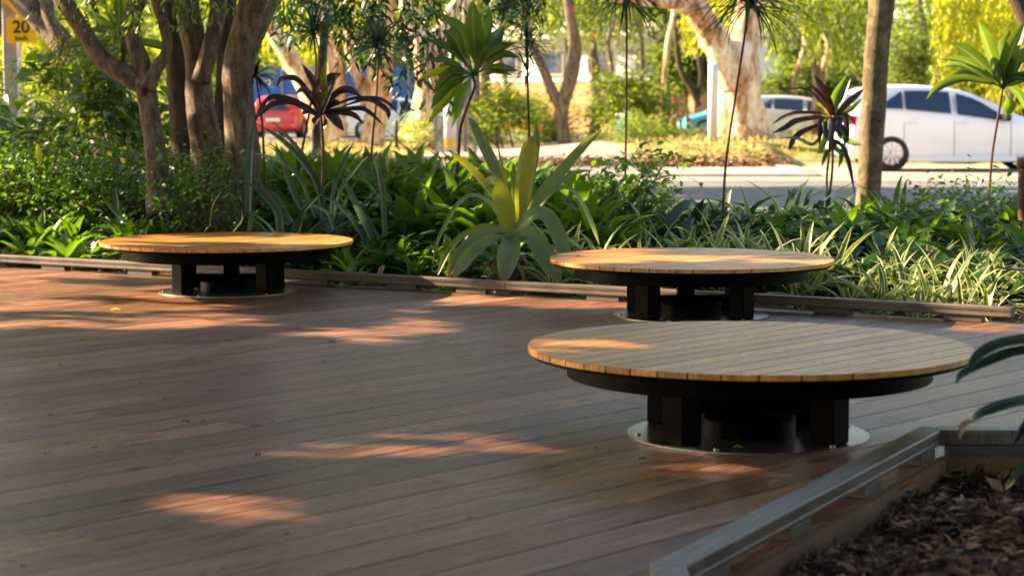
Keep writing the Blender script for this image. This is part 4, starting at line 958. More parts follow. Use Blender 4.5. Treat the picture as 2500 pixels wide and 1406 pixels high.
bgtree('forked_tree', 'slim forked tree beside the path, left of the aqua bin', 47, [
  ([(1378,352,34),(1374,320,30),(1372,270,34),(1385,220,34),(1398,170,34),(1404,110,28),(1392,40,24),(1380,-60,22)], 0), ([(1372,275,28),(1345,215,24),(1322,160,22),(1295,100,20),(1270,20,18)], .2)], 'bark', (1378, 350))
bgtree('dark_forked_tree', 'thin dark forked trunk left of the paperbark', 58, [
  ([(1706,260,16),(1690,220,16),(1666,180,14),(1655,130,14),(1650,40,12)], 0), ([(1704,240,12),(1712,190,12),(1706,130,12),(1700,40,10)], .2)], 'bark_dark', (1706, 262))
for i, (x0, w_, lb) in enumerate([(2010, 22, 'thin orange trunk behind the dark purple cordyline'), (1945, 12, 'thin pale trunk right of the paperbark'), (1500, 10, 'thin trunk behind the middle cane stem'), (1560, 12, 'thin grey trunk right of the middle cane stem'),
                               (2250, 16, 'small bare trunk behind the white car roof'), (1230, 14, 'thin trunk right of the green cordyline'), (2440, 26, 'shaded trunk above the white car bonnet'), (1620, 12, 'pale trunk left of the paperbark bough')]):
    Yt = 58+3*(i % 3)
    bgtree('thin_tree', lb, Yt, [([(x0, 290, w_*1.3), (x0+R.uniform(-8, 8), 200, w_), (x0+R.uniform(-20, 20), 100, w_), (x0+R.uniform(-30, 30), 0, w_*.9), (x0+R.uniform(-50, 50), -160, w_*.8)], 0)], 'paperbark' if i in (0, 1, 7) else 'bark', (x0, 300), n=8)

def crown_cloud(q, c, rx, ry, rzz, n, L, W, tr_=(0, 1), ncl=None, hang=0., clump=.45):
    ncl = ncl or max(8, n//90); a = R.randn(ncl, 3); a = nz(a)*(R.rand(ncl, 1)**.4); cc = np.array(c)+a*np.array([rx, ry, rzz]); tt = R.uniform(*tr_, ncl)
    k = R.randint(ncl, size=n); p = cc[k]+R.randn(n, 3)*np.array([clump, clump, clump*.7])
    az = R.rand(n)*6.28; d = np.stack([np.cos(az), np.sin(az), R.randn(n)*.5-hang*2], 1)
    q.leaves(p, d, np.stack([R.randn(n), R.randn(n), 1+0*az], 1), R.uniform(.7, 1.3, n)*L, R.uniform(.7, 1.3, n)*W, np.clip(tt[k]+R.randn(n)*.12, 0, 1))
def weep(q, px0, px1, ytop, ybot, Y, n, dep=3., L=.22, W=.045, tr_=(.2, 1)):
    """hanging strands of leaves"""
    for _ in range(n):
        px = R.uniform(px0, px1); yy = Y+R.uniform(-dep, dep)/2; a = P(px, ytop+R.uniform(-60, 40), yy); b = P(px+R.uniform(-14, 14), ytop+(ybot-ytop)*R.uniform(.3, 1)**1.0, yy)
        ln = np.linalg.norm(a-b); m_ = int(ln*26)+4; t_ = R.rand(m_)[:, None]; c = a*(1-t_)+b*t_+R.randn(m_, 3)*np.array([.08, .08, .05])
        az = R.rand(m_)*6.28; d = np.stack([np.cos(az)*.4, np.sin(az)*.4, -1+0*az], 1); ti = R.uniform(*tr_)
        q.leaves(c, d, np.stack([np.sin(az), np.cos(az), .2+0*az], 1), L*R.uniform(.6, 1.2, m_), W, np.clip(ti+R.randn(m_)*.12, 0, 1))
def weeper(label, px0, px1, ytop, ybot, Y, n, tr_=(.3, 1), trunk=None, m='g_yellow', crown=True):
    c0 = P((px0+px1)/2, 300, Y); e = thing('weeping_tree', label, 'tree', (c0[0], Y, gz(c0[0], Y)), 'weeping trees beyond the road')
    q = MB(); weep(q, px0, px1, ytop, ybot, Y, n, tr_=tr_)
    if crown:
        cc = P((px0+px1)/2, ytop-190, Y); crown_cloud(q, cc, (px1-px0)/2/F*Y*1.1, 2., 1.5, 1800, .25, .07, tr_)
    q.pack().build('crown', M[m], e)
    tx = trunk or (px0+px1)/2; q = MB(); q.tube([P(tx, 330, Y+1), P(tx+6, 200, Y+1), P(tx-8, 60, Y+1), P(tx, -100, Y+1)], [.16, .13, .11, .08], 8, rough=.1); q.build('trunk', M['bark'], e)
weeper('bright yellow-green weeping tree in the top right corner', 2290, 2560, -30, 270, 44, 120, (.4, 1))
weeper('yellow-green weeping tree between the paperbark and the slender trunk', 1880, 2100, -40, 170, 48, 110, (.1, .9), 1990, m='g_bg')
weeper('light weeping foliage hanging left of the paperbark', 1660, 1790, -60, 140, 46, 36, (.4, 1), 1760, crown=False)
weeper('yellow-green drooping tree above the green cordyline', 960, 1330, -80, 110, 53, 90, (.2, 1), 1180, m='g_bg')
weeper('yellow-green drooping tree behind the left cordyline', 640, 900, -60, 160, 54, 80, (.3, 1), 830)
weeper('glowing yellow-green tree behind the sign post', -60, 160, -60, 260, 40, 90, (.2, .9), 130)
weeper('pale green drooping tree beside the forked tree', 1320, 1560, -80, 130, 55, 90, (.1, .8), 1450, m='g_bg')

def bush(label, px0, px1, ytop, ybot, Y, n, L=.18, W=.07, tr_=(.2, .8), m='g_bg', name='bush'):
    c0 = P((px0+px1)/2, (ytop+ybot)/2, Y); e = thing(name, label, 'shrub', (c0[0], Y, gz(c0[0], Y)), 'bushes beyond the road')
    q = MB(); hz = (ybot-ytop)/2/F*Y; crown_cloud(q, c0, (px1-px0)/2/F*Y, .9, hz, n, L, W, tr_, clump=.22); q.build('foliage', M[m], e)
    q = MB()
    for k in range(5): q.tube([(c0[0]+R.randn()*.2, Y, gz(c0[0], Y)-.05), (c0[0]+R.randn()*.5, Y+R.randn()*.3, c0[2])], [.03, .015], 6, sub=2)
    q.pack().build('stems', M['stem'], e)
bush('rounded olive bush left of the aqua car', 1430, 1640, 185, 320, 50, 5200, .16, .05, (.2, .75))
bush('feathery green bush behind the slim forked tree', 1250, 1420, 230, 340, 50, 3000, .22, .03, (.3, .8))
bush('green-yellow bush right of the white post', 1150, 1290, 215, 330, 48, 2600, .2, .04, (.35, .9))
bush('low green grassy bush in front of the aqua bin', 1480, 1600, 290, 345, 44, 1500, .22, .02, (.3, .7))
bush('low grassy bush at the foot of the aqua car', 1590, 1680, 310, 345, 46, 800, .22, .02, (.2, .6))
bush('grey-green tree-like bush behind the white car roof', 2110, 2340, 20, 260, 56, 5600, .2, .04, (.15, .6))
bush('dark green bush right of the paperbark trunk', 1870, 2110, 150, 250, 66, 5200, .2, .06, (0, .45))
bush('dark green bush behind the thin dark forked trunk', 1570, 1790, 60, 240, 62, 4200, .25, .09, (0, .4))
bush('green hedge bush left of the far orange trunk', 1060, 1240, 250, 340, 52, 2000, .16, .05, (.1, .6))
bush('small lime bush at the foot of the broad paperbark', 985, 1035, 290, 345, 46, 400, .12, .05, (.6, 1))
bush('green understory bush left of the sign post', -160, 60, 120, 420, 30, 2600, .16, .06, (.3, .9))
bush('green understory bush behind the forked tree', 120, 420, 210, 400, 33, 4200, .16, .06, (.1, .7))
bush('green understory bush behind the multi-stem trunks', 380, 620, -20, 330, 42, 3200, .2, .07, (.1, .8))
# red flowers
for (a, b, s_, lb) in [(1507, 287, 8, 'bright red blossom left of the aqua bin'), (1645, 246, 6, 'red blossom on the olive bush left of the aqua car'), (1320, 314, 5, 'small red blossom low beside the slim forked tree'), (1278, 305, 5, 'middle of three red blossoms low beside the green-yellow bush'), (1238, 306, 5, 'leftmost of three red blossoms low beside the green-yellow bush'), (1400, 24, 5, 'red blossom high at the top edge above the forked tree'), (1450, 85, 5, 'red blossom high left of the straight cane stem'), (1508, 62, 5, 'red blossom high beside the straight cane stem')]:
    q = MB(); c = P(a, b, 43.5); n = 14; az = R.rand(n)*6.28; q.leaves(np.tile(c, (n, 1)), np.stack([np.cos(az), R.randn(n)*.4, np.sin(az)], 1), np.tile([0, -1, .2], (n, 1)), s_/F*43.5, s_/F*30, .5)
    tag(q.build('red_flower', M['flower']), lb, 'flower', 'red blossoms beyond the road')

# distant woods: one mass
q = MB()
for k in range(74):
    x = R.uniform(-30, 34) if k < 46 else R.choice([-1, 1])*R.uniform(30, 62); y = R.uniform(88, 112); h = R.uniform(5, 9)
    if -1 < x < 7.5 and y < 96: y += 14
    lo = (.2, .95) if R.rand() < .42 else (0, .35)
    crown_cloud(q, (x, y, h*.55), R.uniform(2.5, 4.5), 2., h*.6, 1700, .5, .2, lo, clump=.6)
kind(q.pack().build('distant_woods', M['g_bg']), 'stuff', 'sunlit yellow-green woodland far behind the road')
# mid trees filling the upper band
for i, (px, Yt, ht, tr_, lb) in enumerate([(300, 60, 5.5, (.3, 1), 'tall bright tree far behind the forked tree'), (60, 66, 6, (.2, .9), 'tall tree far behind the sign post'), (720, 84, 5, (.4, 1), 'bright tree above the blue wall'), (1150, 74, 6.2, (.4, 1), 'bright tree far behind the green cordyline'),
                                         (1620, 80, 6.5, (0, .5), 'dark green tree behind the paperbark bough'), (2000, 70, 5, (.1, .8), 'green tree far behind the purple cordyline'), (2240, 74, 6.4, (.2, .7), 'grey-green tree far behind the white car'), (2460, 64, 5.8, (.3, 1), 'bright tree far behind the right edge cordyline'),
                                         (950, 80, 6.6, (.3, 1), 'yellow-green tree behind the left paperbarks'), (1380, 84, 6.8, (.2, .9), 'pale green tree beyond the white building')]):
    c0 = P(px, 300, Yt); e = thing('background_tree', lb, 'tree', (c0[0], Yt, gz(c0[0], Yt)), 'tall trees far behind')
    q = MB(); crown_cloud(q, (c0[0], Yt, ht), 3.4, 2.2, ht*.62-.6, 3600, .38, .13, tr_, clump=.5); q.build('crown', M['g_bg'], e)
    q = MB(); q.tube([(c0[0], Yt+.5, -.1), (c0[0]+.2, Yt+.4, 2), (c0[0]-.1, Yt, ht)], [.2, .15, .08], 8, rough=.1); q.build('trunk', M['bark'], e)

# ------------------------------------------------------------------ buildings and walls
e = thing('pale_building', 'white-walled building with brick base glimpsed between the far trees', 'building', (3.6, 92, 0))
q = MB(); q.box((3.6, 93, 1.0), (14, 6, 2.1)); q.build('brick_base', M['brick'], e, smooth=False)
q = MB(); q.box((3.6, 93, 2.95), (14.1, 6.1, 1.8)); wl = q.build('wall', M['white_wall'], e, smooth=False)
q = MB(); q.box((3.6, 93, 3.98), (15, 7.4, .25)); q.prism([(-4, 89.6), (11.2, 89.6), (11.2, 96.4), (-4, 96.4)], 4.11, 4.5); q.build('roof', M['white_wall'], e, smooth=False)
e.rotation_euler = (0, 0, rad(-42)); e.location = (3.4, 86, 0)
for xx in (-2, .6, 3.2, 5.8, 8.4):
    q = MB(); q.box((xx, 89.9, 2.8), (1.3, .1, 1.0)); fr = q.build('window', M['roofing'], e, smooth=False)
    q = MB(); q.box((xx, 89.86, 2.8), (1.1, .06, .8)); q.build('pane', M['glass'], fr, smooth=False)
e = thing('blue_wall', 'bright blue panelled wall behind the parked red car', 'wall', (-7, 79, 0))
for k in range(9):
    q = MB(); q.box((-12.2+k*1.25, 79, 1.25), (1.235, .12, 2.6), bev=.01); q.build('panel', M['blue_wall'], e, smooth=False)
for k in range(10):
    q = MB(); q.box((-12.82+k*1.25, 78.9, 1.3), (.08, .08, 2.7)); q.build('post', M['pole_grey'], e, smooth=False)

# ------------------------------------------------------------------ posts, signs, street furniture
def letters(parent, txt, size, loc, mt, name='lettering'):
    cu = bpy.data.curves.new(name, 'FONT'); cu.body = txt; cu.size = size; cu.align_x = 'CENTER'; cu.align_y = 'CENTER'; cu.extrude = .002; cu.offset = size*.02
    o = bpy.data.objects.new(name, cu); C.objects.link(o); o.rotation_euler = (math.pi/2, 0, 0)
    pl = np.array(ORIG[parent.name]); o.location = tuple(np.array(loc)-pl); cu.materials.append(mt)
    bpy.context.view_layer.update(); me = bpy.data.meshes.new_from_object(o); o2 = bpy.data.objects.new(name, me); C.objects.link(o2); o2.rotation_euler = o.rotation_euler; o2.location = o.location; o2.parent = parent
    bpy.data.objects.remove(o); return o2
YS = 26.
e = thing('advisory_sign', 'yellow 20 km/h advisory plate under a yellow diamond on a grey post, top left', 'sign', tuple(P(32, 400, YS)))
q = MB(); c = P(28, 150, YS+.1); gr = P(28, 400, YS+.1); q.box((c[0], YS+.1, 1.5), (.19, .13, 3.4), bev=.01); q.build('post', M['pole_grey'], e, smooth=False)
q = MB(); a = P(48, 200, YS+.02); q.tube([(a[0], YS+.02, .2), (a[0], YS+.02, 3.2)], [.028, .028], 12); q.build('pole', M['pole_white'], e)
c = P(52, 75, YS-.06); wq = 70/F*YS; hq = 58/F*YS
q = MB(); q.box(tuple(c), (wq, .008, hq)); pl = q.build('speed_plate', M['sign_y'], e, smooth=False)
letters(pl, '20', hq*.72, (c[0], c[1]-.008, c[2]+hq*.12), M['sign_k']); letters(pl, 'km/h', hq*.26, (c[0], c[1]-.008, c[2]-hq*.33), M['sign_k'])
dc = P(52, -62, YS-.07); s_ = 108/F*YS
q = MB(); V = []
for yy in (-.004, .004): V += [(dc[0], dc[1]+yy, dc[2]-s_), (dc[0]+s_, dc[1]+yy, dc[2]), (dc[0], dc[1]+yy, dc[2]+s_), (dc[0]-s_, dc[1]+yy, dc[2])]
q.add(V, [(0,1,2,3), (7,6,5,4), (0,4,5,1), (1,5,6,2), (2,6,7,3), (3,7,4,0)]); q.build('warning_diamond', M['sign_y'], e, smooth=False)
def post(name, label, px, yb, Y, wpx, ztop, m, band=None):
    c = P(px, yb, Y); e = thing(name, label, 'post', (c[0], Y, c[2])); r = wpx/2/F*Y
    q = MB(); q.revolve((c[0], Y, 0), [(0, c[2]-.1), (r, c[2]-.1), (r, ztop-.02), (r*.8, ztop), (0, ztop)], n=20); q.build('shaft', M[m], e)
    if band: q = MB(); q.revolve((c[0], Y, 0), [(r*1.04, c[2]), (r*1.04, c[2]+band)], n=20); q.build('painted_band', M['yellow_paint'], e)
    return e
post('street_pole', 'plain grey pole just left of the paperbark trunk', 1740, 352, 42, 24, 2.0, 'pole_white')
post('street_pole', 'thick white post with a yellow foot beside the path', 1099, 360, 40, 30, 1.32, 'pole_white', .16)
post('lamp_pole', 'tall thin pale pole rising out of the picture behind the green cordyline', 1136, 360, 41, 12, 6.0, 'pole_grey')
post('bollard', 'short black bollard right of the upright paperbark', 968, 350, 45, 9, .78, 'trim')
# gate rails
Yg = 41.5; e = thing('metal_railing', 'low grey metal railing panels either side of the white post', 'railing', tuple(P(1110, 372, Yg)))
for x0, x1 in ((1064, 1082), (1118, 1160)):
    q = MB()
    for px in (x0, x1): a = P(px, 375, Yg); b = P(px, 285, Yg); q.box(((a+b)/2), (.07, .05, b[2]-a[2]))
    a = P(x0, 290, Yg); b = P(x1, 290, Yg); q.box((a+b)/2+np.array([0, 0, .03]), (b[0]-a[0]-.075, .05, .06)); q.build('frame', M['pole_grey'], e, smooth=False)
    q = MB()
    for k in range(1, 6): px = x0+(x1-x0)*k/6; a = P(px, 372, Yg); b = P(px, 292, Yg); q.box((a+b)/2, (.015, .015, b[2]-a[2]))
    q.build('bars', M['pole_grey'], e, smooth=False)
# aqua bin
c = P(1524, 300, 46); e = thing('aqua_bin', 'small aqua wheelie bin half hidden by the bushes', 'bin', (c[0], 46, gz(c[0], 46)))
z = gz(c[0], 46); q = MB(); q.cyl((c[0], 46), .17, .2, z+.02, z+.55, 4); q.build('body', M['p_blue'], e, smooth=False); q = MB(); q.cyl((c[0], 46), .22, .2, z+.551, z+.6, 4); q.build('lid', M['p_blue'], e, smooth=False)

# ------------------------------------------------------------------ cars
def car(label, loc, rz, paintm, L=4.27, Wd=1.78, H=1.56, group='cars parked beyond the road', rear_over=.80, wb=2.78, name='parked_car'):
    e = thing(name, label, 'car', loc, group); ORIG[e.name] = (0, 0, 0)
    hw_ = Wd/2
    # stations along x (0 rear .. L front): belt height, roof height, half width
    xs  = np.array([0.0, .05, .14, .50, .95, 1.4, 1.9, 2.4, 2.85, 3.25, 3.6, 3.95, 4.17, 4.27])*L/4.27
    belt= np.array([.58, .95, 1.07, 1.12, 1.10, 1.06, 1.01, .95, .90, .87, .83, .77, .66, .50])*H/1.56
    roof= np.array([.62, 1.08, 1.44, 1.545, 1.57, 1.568, 1.525, 1.41, 1.19, .98, .91, .82, .70, .53])*H/1.56
    hwid= np.array([.80, .90, .96, .985, 1, 1, 1, 1, 1, .99, .97, .93, .86, .76])*hw_
    low = np.array([.34, .27, .22, .20, .19, .19, .19, .19, .19, .20, .22, .23, .27, .33])
    def sec(i):
        h = hwid[i]; lo = low[i]; b = belt[i]; r = roof[i]; th = h*(1-.30*min(1, (r-b)/.5)) if r-b > .05 else h*.9
        return [(h*.90, lo), (h*.985, lo+.06), (h, lo+(b-lo)*.45), (h*.985, b-.04), (h*.965, b), (th*.97+.0, b+(r-b)*.55+.0) if r-b > .05 else (h*.94, b+.01), (th, r-.05 if r-b > .1 else b+.015), (th*.88, r-.008), (th*.45, r), (0, r+.008)]
    S_ = [sec(i) for i in range(len(xs))]; k = len(S_[0]); V = []
    for i, s in enumerate(S_):
        half = [(xs[i], -y, z) for y, z in s]; V += half+[(xs[i], y, z) for y, z in s[:-1][::-1]]
    m_ = 2*k-1; f = []
    for i in range(len(xs)-1):
        for j in range(m_-1): f.append((i*m_+j, i*m_+j+1, (i+1)*m_+j+1, (i+1)*m_+j)[::-1])
        f.append((i*m_+m_-1, i*m_, (i+1)*m_, (i+1)*m_+m_-1)[::-1])
    f.append(tuple(range(m_))[::-1][::-1]); f.append(tuple(range((len(xs)-1)*m_, len(xs)*m_))[::-1])
    q = MB(); q.add(V, f); body = q.build('body', M[paintm], e)
    sb = body.modifiers.new('s', 'SUBSURF'); sb.levels = 2; sb.render_levels = 2
    bpy.context.view_layer.update(); dg = bpy.context.evaluated_depsgraph_get()
    me2 = bpy.data.meshes.new_from_object(body.evaluated_get(dg)); body.modifiers.clear(); body.data = me2
    sc0 = L/4.27; cq = MB()
    for s in (-1, 1):
        for xx in (rear_over*sc0, (rear_over+wb)*sc0):
            a_ = np.linspace(0, 2*math.pi, 40, endpoint=False); V2 = np.concatenate([np.c_[xx+.365*np.cos(a_), np.full(40, s*(hw_+.1)), .335+.365*np.sin(a_)], np.c_[xx+.365*np.cos(a_), np.full(40, s*(hw_-.24)), .335+.365*np.sin(a_)]])
            ff = [tuple(range(40)), tuple(range(79, 39, -1))]+[(i+40, (i+1) % 40+40, (i+1) % 40, i) for i in range(40)]
            if s > 0: ff = [z_[::-1] for z_ in ff]
            cq.add(V2, ff)
    cut = cq.build('cutter', M['trim']); bm_ = body.modifiers.new('b', 'BOOLEAN'); bm_.object = cut; bm_.operation = 'DIFFERENCE'; bm_.solver = 'EXACT'
    bpy.context.view_layer.update(); dg = bpy.context.evaluated_depsgraph_get(); me3 = bpy.data.meshes.new_from_object(body.evaluated_get(dg)); body.modifiers.clear(); body.data = me3
    bpy.data.objects.remove(cut)
    # side windows: follow the section between belt and roof
    def side(x, t, s, off=.012):
        y0 = np.interp(x, xs, [q_[4][0] for q_ in S_]); z0 = np.interp(x, xs, [q_[4][1] for q_ in S_])
        y1 = np.interp(x, xs, [q_[6][0] for q_ in S_]); z1 = np.interp(x, xs, [q_[6][1] for q_ in S_])
        return (x, s*(y0+(y1-y0)*t+off+.02*math.sin(math.pi*t)*.6), z0+(z1-z0)*t)
    sc_ = L/4.27
    for s in (-1, 1):
        for a, b, t1a, t1b in ((.60, 1.00, .22, .84), (1.05, 1.88, .84, .90), (2.00, 2.90, .90, .38)):
            a, b = a*sc_, b*sc_; q = MB(); nn = 7; V = []
            for i in range(nn):
                x = a+(b-a)*i/(nn-1); tt = t1a+(t1b-t1a)*(i/(nn-1)) if t1b > t1a else t1a+(t1b-t1a)*(i/(nn-1))**2.2
                for j in range(5): V.append(side(x, .07+(tt-.07)*j/4, s))
            f = [(i*5+j, i*5+j+1, (i+1)*5+j+1, (i+1)*5+j) for i in range(nn-1) for j in range(4)]
            if s > 0: f = [q_[::-1] for q_ in f]
            q.add(V, f); q.build('window', M['glass'], e)
    # screens
    for (x0, x1, z0, z1, nm) in ((.03, .16, 1.00, 1.42, 'rear_window'), (3.20, 2.42, .97, 1.41, 'windscreen')):
        q = MB(); V = []
        for t_ in (0, .5, 1):
            x = (x0+(x1-x0)*t_)*sc_; z = (1.02+.38*t_)*H/1.56 if x0 < 1 else np.interp(x, xs, roof)+.02; wv_ = .74-.13*t_
            for y in (-1, -.5, 0, .5, 1): V.append((x-(.03 if x0 < 1 else -.03)*abs(1)+(.05*y*y if x0 < 1 else -.08*y*y), y*wv_*hw_/.89, z-.015*y*y*2))
        f = [(i*5+j, i*5+j+1, (i+1)*5+j+1, (i+1)*5+j) for i in range(2) for j in range(4)]
        q.add(V, f); q.build(nm, M['glass'], e)
    for s in (-1, 1):
        q = MB(); q.box((.10*sc_, s*hw_*.80, .93*H/1.56), (.20, .24, .17), 0, bev=.03); q.build('tail_light', M['red_lens'], e, smooth=False)
        q = MB(); q.box((4.02*sc_, s*hw_*.72, .68*H/1.56), (.32, .30, .14), 0, bev=.03); q.build('headlight', M['chrome'], e, smooth=False)
        q = MB(); q.box((2.86*sc_, s*(hw_+.10), .98*H/1.56), (.14, .22, .15), 0, bev=.03); q.build('mirror', M['trim'], e, smooth=False)
        for xx in (1.18, 2.10): q = MB(); q.box((xx*sc_, s*(hw_+.012), .87*H/1.56), (.2, .03, .03), 0, bev=.008); q.build('door_handle', M[paintm], e, smooth=False)
        for xx in (1.02, 1.94, 2.98):
            q = MB(); V = []
            for z in np.linspace(.27, .96*H/1.56, 8):
                y = s*(hw_*np.interp((z-.19)/.8, [0, .07, .45, .9, 1], [.90, .985, 1.0, .985, .965])+.0035)
                V += [(xx*sc_-.004, y, z), (xx*sc_+.004, y, z)]
            q.add(V, [(2*i, 2*i+1, 2*i+3, 2*i+2) for i in range(7)]); q.build('door_seam', M['trim'], e, smooth=False)
        q = MB(); q.box((2.1*sc_, s*hw_*.955, .215), (2.0*sc_, .09, .08), 0, bev=.01); q.build('sill', M[paintm], e, smooth=False)
        for xx in (rear_over*sc_, (rear_over+wb)*sc_):
            we = bpy.data.objects.new('wheel', None); C.objects.link(we); we.parent = e; ORIG[we.name] = (0, 0, 0)
            yo = s*(hw_-.10); r = .325
            q = MB(); q.revolve((xx, yo, r), [(.21, -.1), (.30, -.1), (.325, -.075), (.325, .075), (.30, .1), (.21, .1)], axis='y'); q.build('tyre', M['rubber'], we)
            q = MB(); q.revolve((xx, yo+s*.02, r), [(.225, -.08), (.225, .09), (.21, .09), (.20, .0), (0, .0)], axis='y')
            for sp_ in range(10):
                a = sp_*math.pi/5; Mx = np.array([[math.cos(a), 0, -math.sin(a)], [0, 1, 0], [math.sin(a), 0, math.cos(a)]])
                q.box(np.array([xx, yo+s*.075, r])+Mx@np.array([0, 0, .12]), (.026, .03, .18), 0, M=Mx)
            q.revolve((xx, yo+s*.075, r), [(.0, s*.03), (.05, s*.02), (.05, -s*.02)], axis='y'); q.build('rim', M['alloy'], we, smooth=False)
            q = MB(); q.revolve((xx, s*(hw_-.23), .335), [(.0, 0), (.36, 0), (.36, s*.02)], axis='y'); q.build('wheel_well', M['trim'], e)
    q = MB(); q.box((.03*sc_, 0, .44), (.18, Wd*.86, .2), 0, bev=.05); q.build('rear_bumper', M[paintm], e, smooth=False)
    q = MB(); q.box((-.062*sc_-.0, 0, .62), (.02, .5, .11), 0, bev=.004); q.build('number_plate', M['white_wall'], e, smooth=False)
    e.rotation_euler = (0, 0, rz); e.location = loc; return e
XC = 6.82
c1 = car('white hatchback parked side-on across the road, behind the slender trunk', (XC-.80, 36.6+.3, -.05), rad(3), 'p_white')
car('red hatchback seen from behind through the left cordyline leaves', tuple(P(668, 332, 68)*[1, 1, 0]+[0, 0, -.03]), rad(78), 'p_red', 3.9, 1.75, 1.45, name='parked_car')
car('dark car parked right beside the red hatchback', tuple(P(770, 332, 70)*[1, 1, 0]+[0, 0, -.03]), rad(80), 'p_dark', 4.2, 1.75, 1.4)
car('white car parked side-on behind the upright paperbark', tuple(P(830, 335, 66)*[1, 1, 0]+[0, 0, -.03]), rad(5), 'p_white', 4.3, 1.75, 1.42)
car('aqua car parked behind the grey pole', tuple(P(1945, 330, 67)*[1, 1, 0]+[0, 0, -.03]), rad(188), 'p_blue', 4.0, 1.72, 1.45)
car('silver car parked right behind the paperbark trunk', tuple(P(1800, 335, 60)*[1, 1, 0]+[0, 0, -.03]), rad(-8), 'p_silver', 4.4, 1.78, 1.42)
car('blue-grey car parked at the far left, glimpsed through the shrubs', tuple(P(60, 335, 60)*[1, 1, 0]+[0, 0, -.03]), rad(10), 'p_silver', 4.3, 1.75, 1.42)

# ------------------------------------------------------------------ small bits on the deck
def bit(px, py, L, m, label, z=.003, grp=None, tint=.5, name='fallen_leaf'):
    p = G(px, py, z); q = MB(); a = R.rand()*3.14; d = np.array([math.cos(a), math.sin(a), 0])
    q.strap([p-d*L/2+[0,0,.004], p+[0,0,.010], p+d*L/2+[0,0,.003]], [.15*L, .5*L, .03*L], (0, 0, 1), .25, tint, 4, 5)
    return tag(q.build(name, M[m], loc=tuple(p)), label, 'leaf', grp)
bit(283, 758, .06, 'g_yellow', 'yellow fallen leaf on the sunlit deck in front of the left bench', tint=.9)
bit(809, 840, .04, 'g_burg', 'dark upright seed-like leaf on the deck below the small sun patch')
bit(790, 886, .035, 'g_bg', 'pale green scrap of leaf on the middle of the deck', tint=.6)
bit(1800, 1096, .04, 'g_yellow', 'curled lime leaf on the base plate of the nearest bench', z=.012, tint=.4)
for (a, b, l_) in [(125,1018,.03), (247,1008,.02), (452,1034,.04), (496,1034,.025), (368,1060,.025), (630,1115,.03), (147,895,.02), (345,940,.02), (665,1033,.02), (910,985,.02), (1455,1098,.025), (232,1098,.03), (1145,1270,.02), (115,1112,.03), (26,1376,.02), (1568,1125,.03), (58,1388,.02), (700,1310,.02)]:
    bit(a, b, l_, 'g_brown', 'tiny dry brown leaf fragment lying on the deck boards', grp='leaf fragments on the deck', tint=R.uniform(0, .7))
bit(1412, 628, .03, 'g_burg', 'dark speck of leaf on the middle bench top', z=.329)

# ------------------------------------------------------------------ shade trees left of the picture (their crowns cast the dappled shade)
# sun gaps: (px, py, half-width px, half-height px, height of lit surface)
gaps = [(100, 668, 300, 10, 0), (150, 705, 380, 14, 0), (230, 750, 420, 15, 0), (100, 790, 280, 12, 0), (430, 790, 170, 9, 0), (560, 775, 90, 6, 0), (860, 812, 190, 14, 0), (1040, 1073, 280, 10, 0), (990, 1104, 230, 6, 0), (560, 1232, 150, 12, 0), (700, 1250, 170, 10, 0), (420, 1232, 90, 5, 0),
        (1250, 738, 260, 10, 0), (340, 586, 170, 11, .33), (640, 584, 120, 6, .33), (1410, 842, 190, 17, .33), (0, 705, 260, 20, 0), (60, 745, 200, 14, 0), (1560, 628, 260, 12, .33), (1700, 1140, 70, 14, 0), (2100, 735, 0, 0, 0), (2330, 765, 170, 22, .06), (2250, 650, 200, 40, .2),
        (120, 560, 200, 60, .25), (420, 470, 60, 40, .7), (1255, 480, 60, 60, .6), (1240, 560, 60, 20, .5), (1120, 640, 70, 30, .1), (1390, 640, 60, 20, .1), (950, 680, 260, 10, .08), (500, 640, 300, 9, .08), (1600, 560, 150, 30, .2), (1000, 400, 120, 60, .6), (2400, 640, 90, 50, .2),
        (2040, 330, 60, 60, .9), (1100, 230, 90, 90, 1.2), (1500, 745, 90, 8, 0), (2150, 560, 120, 30, .2), (1900, 540, 100, 22, .25), (700, 450, 160, 40, .4), (2440, 130, 70, 100, 1.3)]
GP = []
for (a, b, hx, hy, z) in gaps:
    if hx == 0: continue
    c = G(a, b, z); Yc = c[1]; rx = hx/F*Yc+.20; y1 = G(a, b-hy, z)[1]; y0 = G(a, b+hy, z)[1]; ry = max(.12, min(abs(y1-y0)/2, 1.1))+.22; GP.append((c[0], (y0+y1)/2 if z < .5 else Yc, z, rx, ry))
def lit(c):
    """True where a leaf at c would shade one of the gaps"""
    k = np.zeros(len(c), bool)
    for gx, gy, z, rx, ry in GP:
        t = (c[:, 2]-z)/S[2]; x = c[:, 0]-S[0]*t; y = c[:, 1]-S[1]*t
        k |= ((x-gx)/rx)**2+((y-gy)/ry)**2 < 1+.55*np.sin(x*7+gx*9)*np.sin(y*11+gx*5)+.35*np.sin(x*17+y*9+gy*7)
    return k
labs = ['broad-crowned shade tree left of the deck', 'shade tree standing behind the left end of the far rail', 'shade tree left of the nearest deck corner', 'shade tree over the far left garden']
